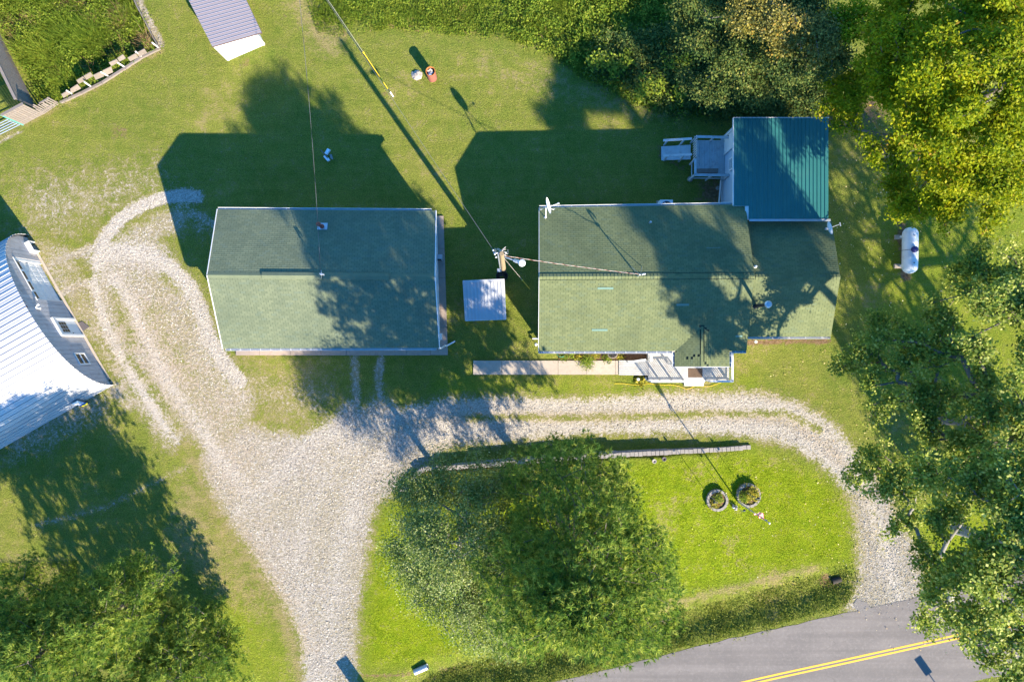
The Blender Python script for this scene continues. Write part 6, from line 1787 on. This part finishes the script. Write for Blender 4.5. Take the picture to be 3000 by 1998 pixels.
def blades(poly, n, h, wd, mat, name, label, cat=None, seed=1, dens=None, leafy=0.0, hvar=1.0, group=None, kind='stuff', lean=.35, zoff=0.0):
    rs = np.random.default_rng(seed); q = pts_in(poly, n, rs) if not callable(poly) else poly(n, rs)
    if dens is not None:
        keep = rs.uniform(0, 1, len(q)) < dens(q[:, 0], q[:, 1]); q = q[keep]
    n = len(q); z = gz(q[:, 0], q[:, 1])
    cl = .55+.6*vnoise(q[:, 0], q[:, 1], 2.2, seed)+.3*vnoise(q[:, 0], q[:, 1], .8, seed+9); H = h*np.clip(cl, .25, 1.4)*rs.uniform(.5, 1.2, n)**hvar
    base = np.column_stack([q, z+zoff])
    a = rs.uniform(0, 2*math.pi, n); side = np.column_stack([np.cos(a), np.sin(a), np.zeros(n)])*wd*.5
    la = rs.uniform(0, 2*math.pi, n); ln = np.column_stack([np.cos(la), np.sin(la), np.zeros(n)])*(H*rs.uniform(0, 2*lean, n))[:, None]
    tip = base+ln+np.column_stack([np.zeros(n), np.zeros(n), H])
    V = np.stack([base-side, base+side, tip], 1).reshape(-1, 3); F = np.arange(3*n).reshape(n, 3)
    tone = np.repeat(np.clip(rs.uniform(0, .9, n)+.25*vnoise(q[:, 0], q[:, 1], 1.1, seed+3), 0, 1), 3)
    o = np_mesh(name, V, F, mat, attrs={'tone': tone}, kind=kind, label=label)
    if cat: o['category'] = cat
    if group: o['group'] = group
    return o

def leafy(poly, n, h, L, wd, mat, name, label, cat=None, seed=1, kind='stuff', clump=0, spread=.3, parent=None):
    rs = np.random.default_rng(seed)
    q = pts_in(poly, max(clump, 1) if clump else n, rs)
    if clump:
        hh = rs.uniform(.4, 1, clump); idx = rs.integers(0, clump, n)
        d = rs.normal(size=(n, 2))*spread; q2 = q[idx]+d; z = h*hh[idx]*rs.uniform(.2, 1, n)*np.exp(-(d**2).sum(1)/(2*(spread*1.6)**2))
        tn = rs.uniform(-.2, .2, clump)[idx]
    else:
        q2 = q; z = rs.uniform(.1, 1, n)*h*np.clip(.6+.5*vnoise(q[:, 0], q[:, 1], 2.0, seed), .2, 1.3); tn = 0
    c = np.column_stack([q2, z+gz(q2[:, 0], q2[:, 1])])
    V, F = leaf_quads(c, L, wd, .7, rs=rs); tone = np.repeat(np.clip(rs.uniform(0.05, .95, n)+tn, 0, 1), 4)
    o = np_mesh(name, V, F, mat, parent, attrs={'tone': tone}, kind=kind, label=label)
    if cat: o['category'] = cat
    return o

def build_vegetation():
    frame = [(-60, -60), (3060, -60), (3060, 2058), (-60, 2058)]
    def lawn_dens(x, y):
        g, dust, dry, lush, soil, pale = fields(x, y)
        rd = seg_dist(x, y, ROADC)
        occ = np.zeros(len(x), bool)
        for poly in ([(640, 612), (1272, 614), (1312, 632), (1312, 1042), (655, 1042)], [(1584, 612), (2180, 604), (2180, 1020), (1584, 1020)], [(2150, 350), (2420, 350), (2425, 985), (2180, 985)], [(79, 696), (325, 1129), (-400, 1540), (-600, 1080)], [(1386, 1056), (1812, 1056), (1812, 1098), (1386, 1098)],
                     [(1640, 1010), (1899, 1010), (1899, 1055), (1640, 1055)], [(1812, 1050), (2150, 1050), (2150, 1118), (1812, 1118)], [(2490, 1760), (2600, 1760), (2600, 1830), (2490, 1830)]):
            occ |= inside(x, y, poly)
        return np.where(occ | (rd < 3.0), 0, np.clip(1.05-g*1.5-soil*.9, 0.02, 1))*(1-.0*lush)
    blades(frame, 300000, .045, .03, M['grass_blade'], 'lawn_grass', 'short mown grass over the lawns', seed=2, dens=lambda x, y: lawn_dens(x, y)*(1-.75*fields(x, y)[3]), lean=.8)
    br = [(1040, 1330), (2520, 1280), (2540, 1700), (1040, 2010)]
    blades(br, 95000, .05, .03, M['lawn_bright'], 'bright_lawn_grass', 'bright green mown grass on the front lawn inside the drive', seed=4, dens=lambda x, y: lawn_dens(x, y)*np.clip(fields(x, y)[3]+.1, 0, 1), lean=.8)
    # tall field grass along the top
    top = [(880, -60), (2080, -60), (2080, 330), (1960, 340), (1850, 300), (1700, 230), (1600, 150), (1450, 110), (1300, 105), (1150, 85), (1010, 110), (930, 100)]
    TD = [(880, 60), (960, 118), (1150, 90), (1300, 110), (1450, 118), (1600, 165), (1700, 240), (1850, 310), (2000, 345)]
    blades(top, 95000, .30, .045, M['weed'], 'field_grass', 'tall rough field grass along the top of the lawn', seed=6, lean=.7, dens=lambda x, y: np.clip(.15+seg_dist(x, y, TD)*.55+vnoise(x, y, 1.3, 4)*.5, .05, 1))
    leafy([(1000, -60), (1520, -60), (1560, 120), (1300, 90), (1010, 80)], 12000, .28, .13, .07, M['weed'], 'field_leaves', 'leafy clumps in the rough field grass', seed=41, clump=260, spread=.22)
    leafy([(1500, -60), (2100, -60), (2200, 330), (2000, 340), (1850, 300), (1650, 180), (1500, 90)], 26000, .75, .15, .09, M['weed'], 'field_weeds', 'leafy weeds between field grass and trees', seed=7, clump=420, spread=.3)
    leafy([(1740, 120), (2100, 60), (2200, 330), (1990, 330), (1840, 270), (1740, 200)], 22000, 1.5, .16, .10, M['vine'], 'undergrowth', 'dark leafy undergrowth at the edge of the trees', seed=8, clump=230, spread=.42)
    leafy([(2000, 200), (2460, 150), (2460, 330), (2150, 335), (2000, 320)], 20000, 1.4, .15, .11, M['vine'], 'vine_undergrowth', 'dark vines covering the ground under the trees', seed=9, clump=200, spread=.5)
    # saplings with bright leaves at the edge
    rs = np.random.default_rng(77)
    SAP = ['leftmost bright sapling at the edge of the field grass', 'bright sapling just right of the leftmost one', 'bright sapling low in the middle of the undergrowth edge', 'bright sapling left of the lowest pair',
           'bright sapling deep in the undergrowth nearest the dark trees', 'bright sapling nearest the deck at the undergrowth corner', 'bright sapling high in the middle of the undergrowth', 'rightmost bright sapling beside the dark green tree',
           'lowest bright sapling at the lawn edge', 'bright sapling below the high middle one']
    for k, (x, y) in enumerate([(1748, 183), (1775, 180), (1930, 255), (1900, 245), (1965, 190), (1990, 275), (1835, 180), (2010, 180), (1880, 280), (1800, 208)]):
        c = np.array(W(x, y, .9)); n = 150
        r = thing('sapling', SAP[k], 'sapling', W(x, y, 0), 'saplings at the field edge')
        cc = c+rs.normal(size=(n, 3))*np.array([.3, .3, .25]); V, F = leaf_quads(cc, .24, .11, .9, rs=rs)
        np_mesh('foliage', V, F, M['weed'], r, attrs={'tone': np.repeat(rs.uniform(.4, 1, n), 4)})
        mb = MB(); mb.tube([W(x, y, 0), Vector(c)], .02, 5); mb.build('stem', M['bark'], r)
    blades(top, 7000, .38, .035, M['dry_stem'], 'field_dry_stems', 'dry stems scattered in the rough field grass', seed=42, lean=.6, dens=lambda x, y: np.clip(vnoise(x, y, 1.1, 8)*1.8, 0, 1))
    # loose stones on the drive
    rs = np.random.default_rng(55); q = pts_in([(200, 560), (700, 560), (760, 1150), (2400, 1130), (2760, 1500), (2760, 1840), (2480, 1800), (2450, 1400), (1300, 1330), (1090, 1500), (1060, 2060), (860, 2060), (560, 1350), (230, 900)], 150000, rs)
    f = fields(q[:, 0], q[:, 1]); keep = rs.uniform(0, 1, len(q)) < np.clip((f[0]-.5)*1.6, 0, .85); q = q[keep][:60000]; n = len(q); z = gz(q[:, 0], q[:, 1])
    rad = rs.uniform(.018, .045, n)*np.where(rs.uniform(0, 1, n) > .93, 1.6, 1); a0 = rs.uniform(0, 6.28, n); V = []
    for k in range(4):
        a = a0+k*math.pi/2+rs.uniform(-.4, .4, n); V.append(np.column_stack([q[:, 0]+rad*np.cos(a), q[:, 1]+rad*np.sin(a), z-.005]))
    V.append(np.column_stack([q[:, 0]+rad*.2*np.cos(a0), q[:, 1]+rad*.2*np.sin(a0), z+rad*rs.uniform(.5, 1.0, n)]))
    V = np.stack(V, 1).reshape(-1, 3); b = np.arange(n)[:, None]*5; F = np.concatenate([b+np.array([[k, (k+1) % 4, 4]]) for k in range(4)])
    np_mesh('loose_gravel', V, F, M['pebble'], attrs={'tone': np.repeat(rs.uniform(0, 1, n), 5)}, kind='stuff', label='loose pale and grey stones lying on the gravel drive')
    # overgrown garden, top left
    gar = [(-60, -60), (372, -60), (392, 10), (462, 138), (400, 165), (330, 200), (250, 240), (178, 290), (120, 290), (20, 90), (-60, -40)]
    blades(gar, 52000, .75, .05, M['weed'], 'garden_weeds', 'tall tangled green weeds filling the fenced garden', seed=12, lean=.6)
    leafy(gar, 26000, .8, .12, .06, M['weed'], 'garden_leaves', 'leafy weeds filling the fenced garden', seed=13, clump=300, spread=.32)
    blades(gar, 16000, .8, .03, M['dry_stem'], 'dry_stems', 'dry brown stems among the garden weeds', seed=14, lean=.7, dens=lambda x, y: np.clip(vnoise(x, y, 1.6, 3)*1.6+.15, 0, 1))
    # ditch weeds
    dit = [(1180, 2060), (1250, 1990), (1320, 1960), (1450, 1930), (1700, 1858), (1950, 1800), (2150, 1755), (2330, 1705), (2480, 1665), (2520, 1700), (2480, 1775), (2250, 1838), (1960, 1905), (1640, 1990), (1450, 2060)]
    blades(dit, 24000, .15, .04, M['weed_dark'], 'ditch_grass', 'coarse dark grass in the roadside ditch', seed=15, lean=.6)
    leafy(dit, 11000, .20, .11, .06, M['weed_dark'], 'ditch_weeds', 'leafy weeds in the roadside ditch', seed=16, clump=500, spread=.25)
    blades([(0, 1650), (230, 1640), (200, 1998), (0, 2050)], 9000, .4, .04, M['weed'], 'corner_weeds', 'rough weeds at the bottom left corner', seed=18, lean=.6)
    leafy([(-40, 1850), (70, 1860), (60, 1960), (-40, 2000)], 2600, 1.5, .2, .1, M['weed'], 'corner_bush', 'bright leafy bush at the bottom left corner', seed=19, clump=12, spread=.5)
    leafy([(1190, 1390), (1560, 1362), (1600, 1440), (1300, 1480), (1180, 1470)], 9000, .28, .10, .06, M['vine'], 'bed_cover', 'low leafy ground cover below the retaining wall', seed=20, clump=200, spread=.25)
    # fallen leaves
    rs = np.random.default_rng(9)
    q = np.vstack([pts_in([(2250, 1000), (2900, 600), (3000, 1990), (2600, 1900), (2400, 1650), (2250, 1400)], 480, rs), pts_in([(1650, 1350), (2500, 1300), (2550, 1700), (1950, 1700)], 70, rs), pts_in([(2430, 350), (2700, 350), (2700, 700), (2430, 900)], 160, rs), pts_in([(2500, 1400), (2720, 1400), (2720, 1790), (2500, 1790)], 130, rs)])
    z = gz(q[:, 0], q[:, 1]); c = np.column_stack([q, z+.06+rs.uniform(0, .03, len(q))]); V, F = leaf_quads(c, .095, .065, 1.2, rs=rs)
    np_mesh('fallen_leaves', V, F, M['dead_leaf'], attrs={'tone': np.repeat(rs.uniform(0, 1, len(q)), 4)}, kind='stuff', label='pale fallen leaves scattered over lawn and drive')
    # plants in planters and bed
    def plant(name, label, cat, px, py, n, rad, h, mat, L=.16, wd=.06, z0=.0, seed=0, group=None):
        rs = np.random.default_rng(seed+100); b = W(px, py, z0); r = thing(name, label, cat, b, group)
        d = rs.normal(size=(n, 3))*np.array([rad*.5, rad*.5, 0]); d[:, 2] = rs.uniform(.15, 1, n)*h*np.exp(-((d[:, 0]**2+d[:, 1]**2)/(rad*rad))); c = np.array(b)+d
        V, F = leaf_quads(c, L, wd, .6, rs=rs); np_mesh('foliage', V, F, mat, r, attrs={'tone': np.repeat(rs.uniform(0, 1, n), 4)})
        mb = MB(); rr = random.Random(seed)
        for k in range(5): mb.tube([b, b+Vector((rr.uniform(-1, 1)*rad*.4, rr.uniform(-1, 1)*rad*.4, h*.7))], .01, 4)
        mb.build('stem', M['weed_dark'] if False else M['bark'], r)
    plant('planter_plant', 'yellow foliage plant at the near side of the left planter', 'plant', 2092, 1474, 260, .42, .42, M['yellow_plant'], seed=1, z0=.25)
    plant('planter_plant', 'brownish green plant at the far side of the left planter', 'plant', 2104, 1456, 240, .46, .5, M['weed'], seed=2, z0=.25)
    plant('planter_plant', 'green leafy plant at the left side of the right planter', 'plant', 2176, 1456, 230, .42, .4, M['weed'], seed=3, z0=.25)
    plant('planter_plant', 'yellow-green plant filling the right planter', 'plant', 2198, 1446, 480, .6, .5, M['yellow_plant'], seed=4, z0=.25)
    plant('planter_plant', 'thin yellow-green plant between the planters', 'plant', 2124, 1468, 70, .25, .35, M['yellow_plant'], seed=8, z0=.05)
    plant('hosta', 'bright yellow-green clump beside the porch ramp', 'plant', 1882, 1112, 260, .42, .45, M['yellow_plant'], .2, .1, seed=5)
    plant('spider_plant', 'arching grey-green plant spilling over the walk', 'plant', 1718, 1058, 330, .55, .55, M['weed'], .34, .035, seed=6)
    for k, (x, y, m, lab) in enumerate(((1650, 1046, 'weed', 'dark green rosette at the left end of the flower bed'), (1672, 1040, 'weed', 'leafy green plant next to the green hose'), (1695, 1046, 'yellow_plant', 'olive plant left of the arching one'),
                                        (1745, 1042, 'yellow_plant', 'yellowish plant right of the arching one'), (1778, 1050, 'weed', 'bright green plant in front of the woven planter'), (1815, 1044, 'yellow_plant', 'sparse yellow plant right of the woven planter'))):
        plant('bed_plant', lab, 'plant', x, y, 120, .36, .35, M[m], .14, .07, seed=20+k)

def make_cloth(m):
    nt = m.node_tree; p = nt.nodes['Principled BSDF']; out = nt.nodes['Material Output']
    tr = nt.nodes.new('ShaderNodeBsdfTranslucent'); ms = nt.nodes.new('ShaderNodeMixShader'); ms.inputs[0].default_value = .55
    nt.links.new(p.inputs['Base Color'].links[0].from_socket, tr.inputs[0])
    nt.links.new(p.outputs[0], ms.inputs[1]); nt.links.new(tr.outputs[0], ms.inputs[2]); nt.links.new(ms.outputs[0], out.inputs[0])

def build_rib_mat():
    for k in ('red', 'flag_white', 'flag_blue'): make_cloth(M[k])
    M['rib_white'] = simple('shed_rib', (.48, .46, .49), .3, .2, var=.06)

# ------------------------------------------------------------------ build it all
build_rib_mat()
build_ground()
build_road()
build_garage()
build_house()
build_front_porch()
build_back_deck()
build_barn()
build_sheds()
build_utilities()
build_fences()
build_trees()
build_yard()
build_vegetation()
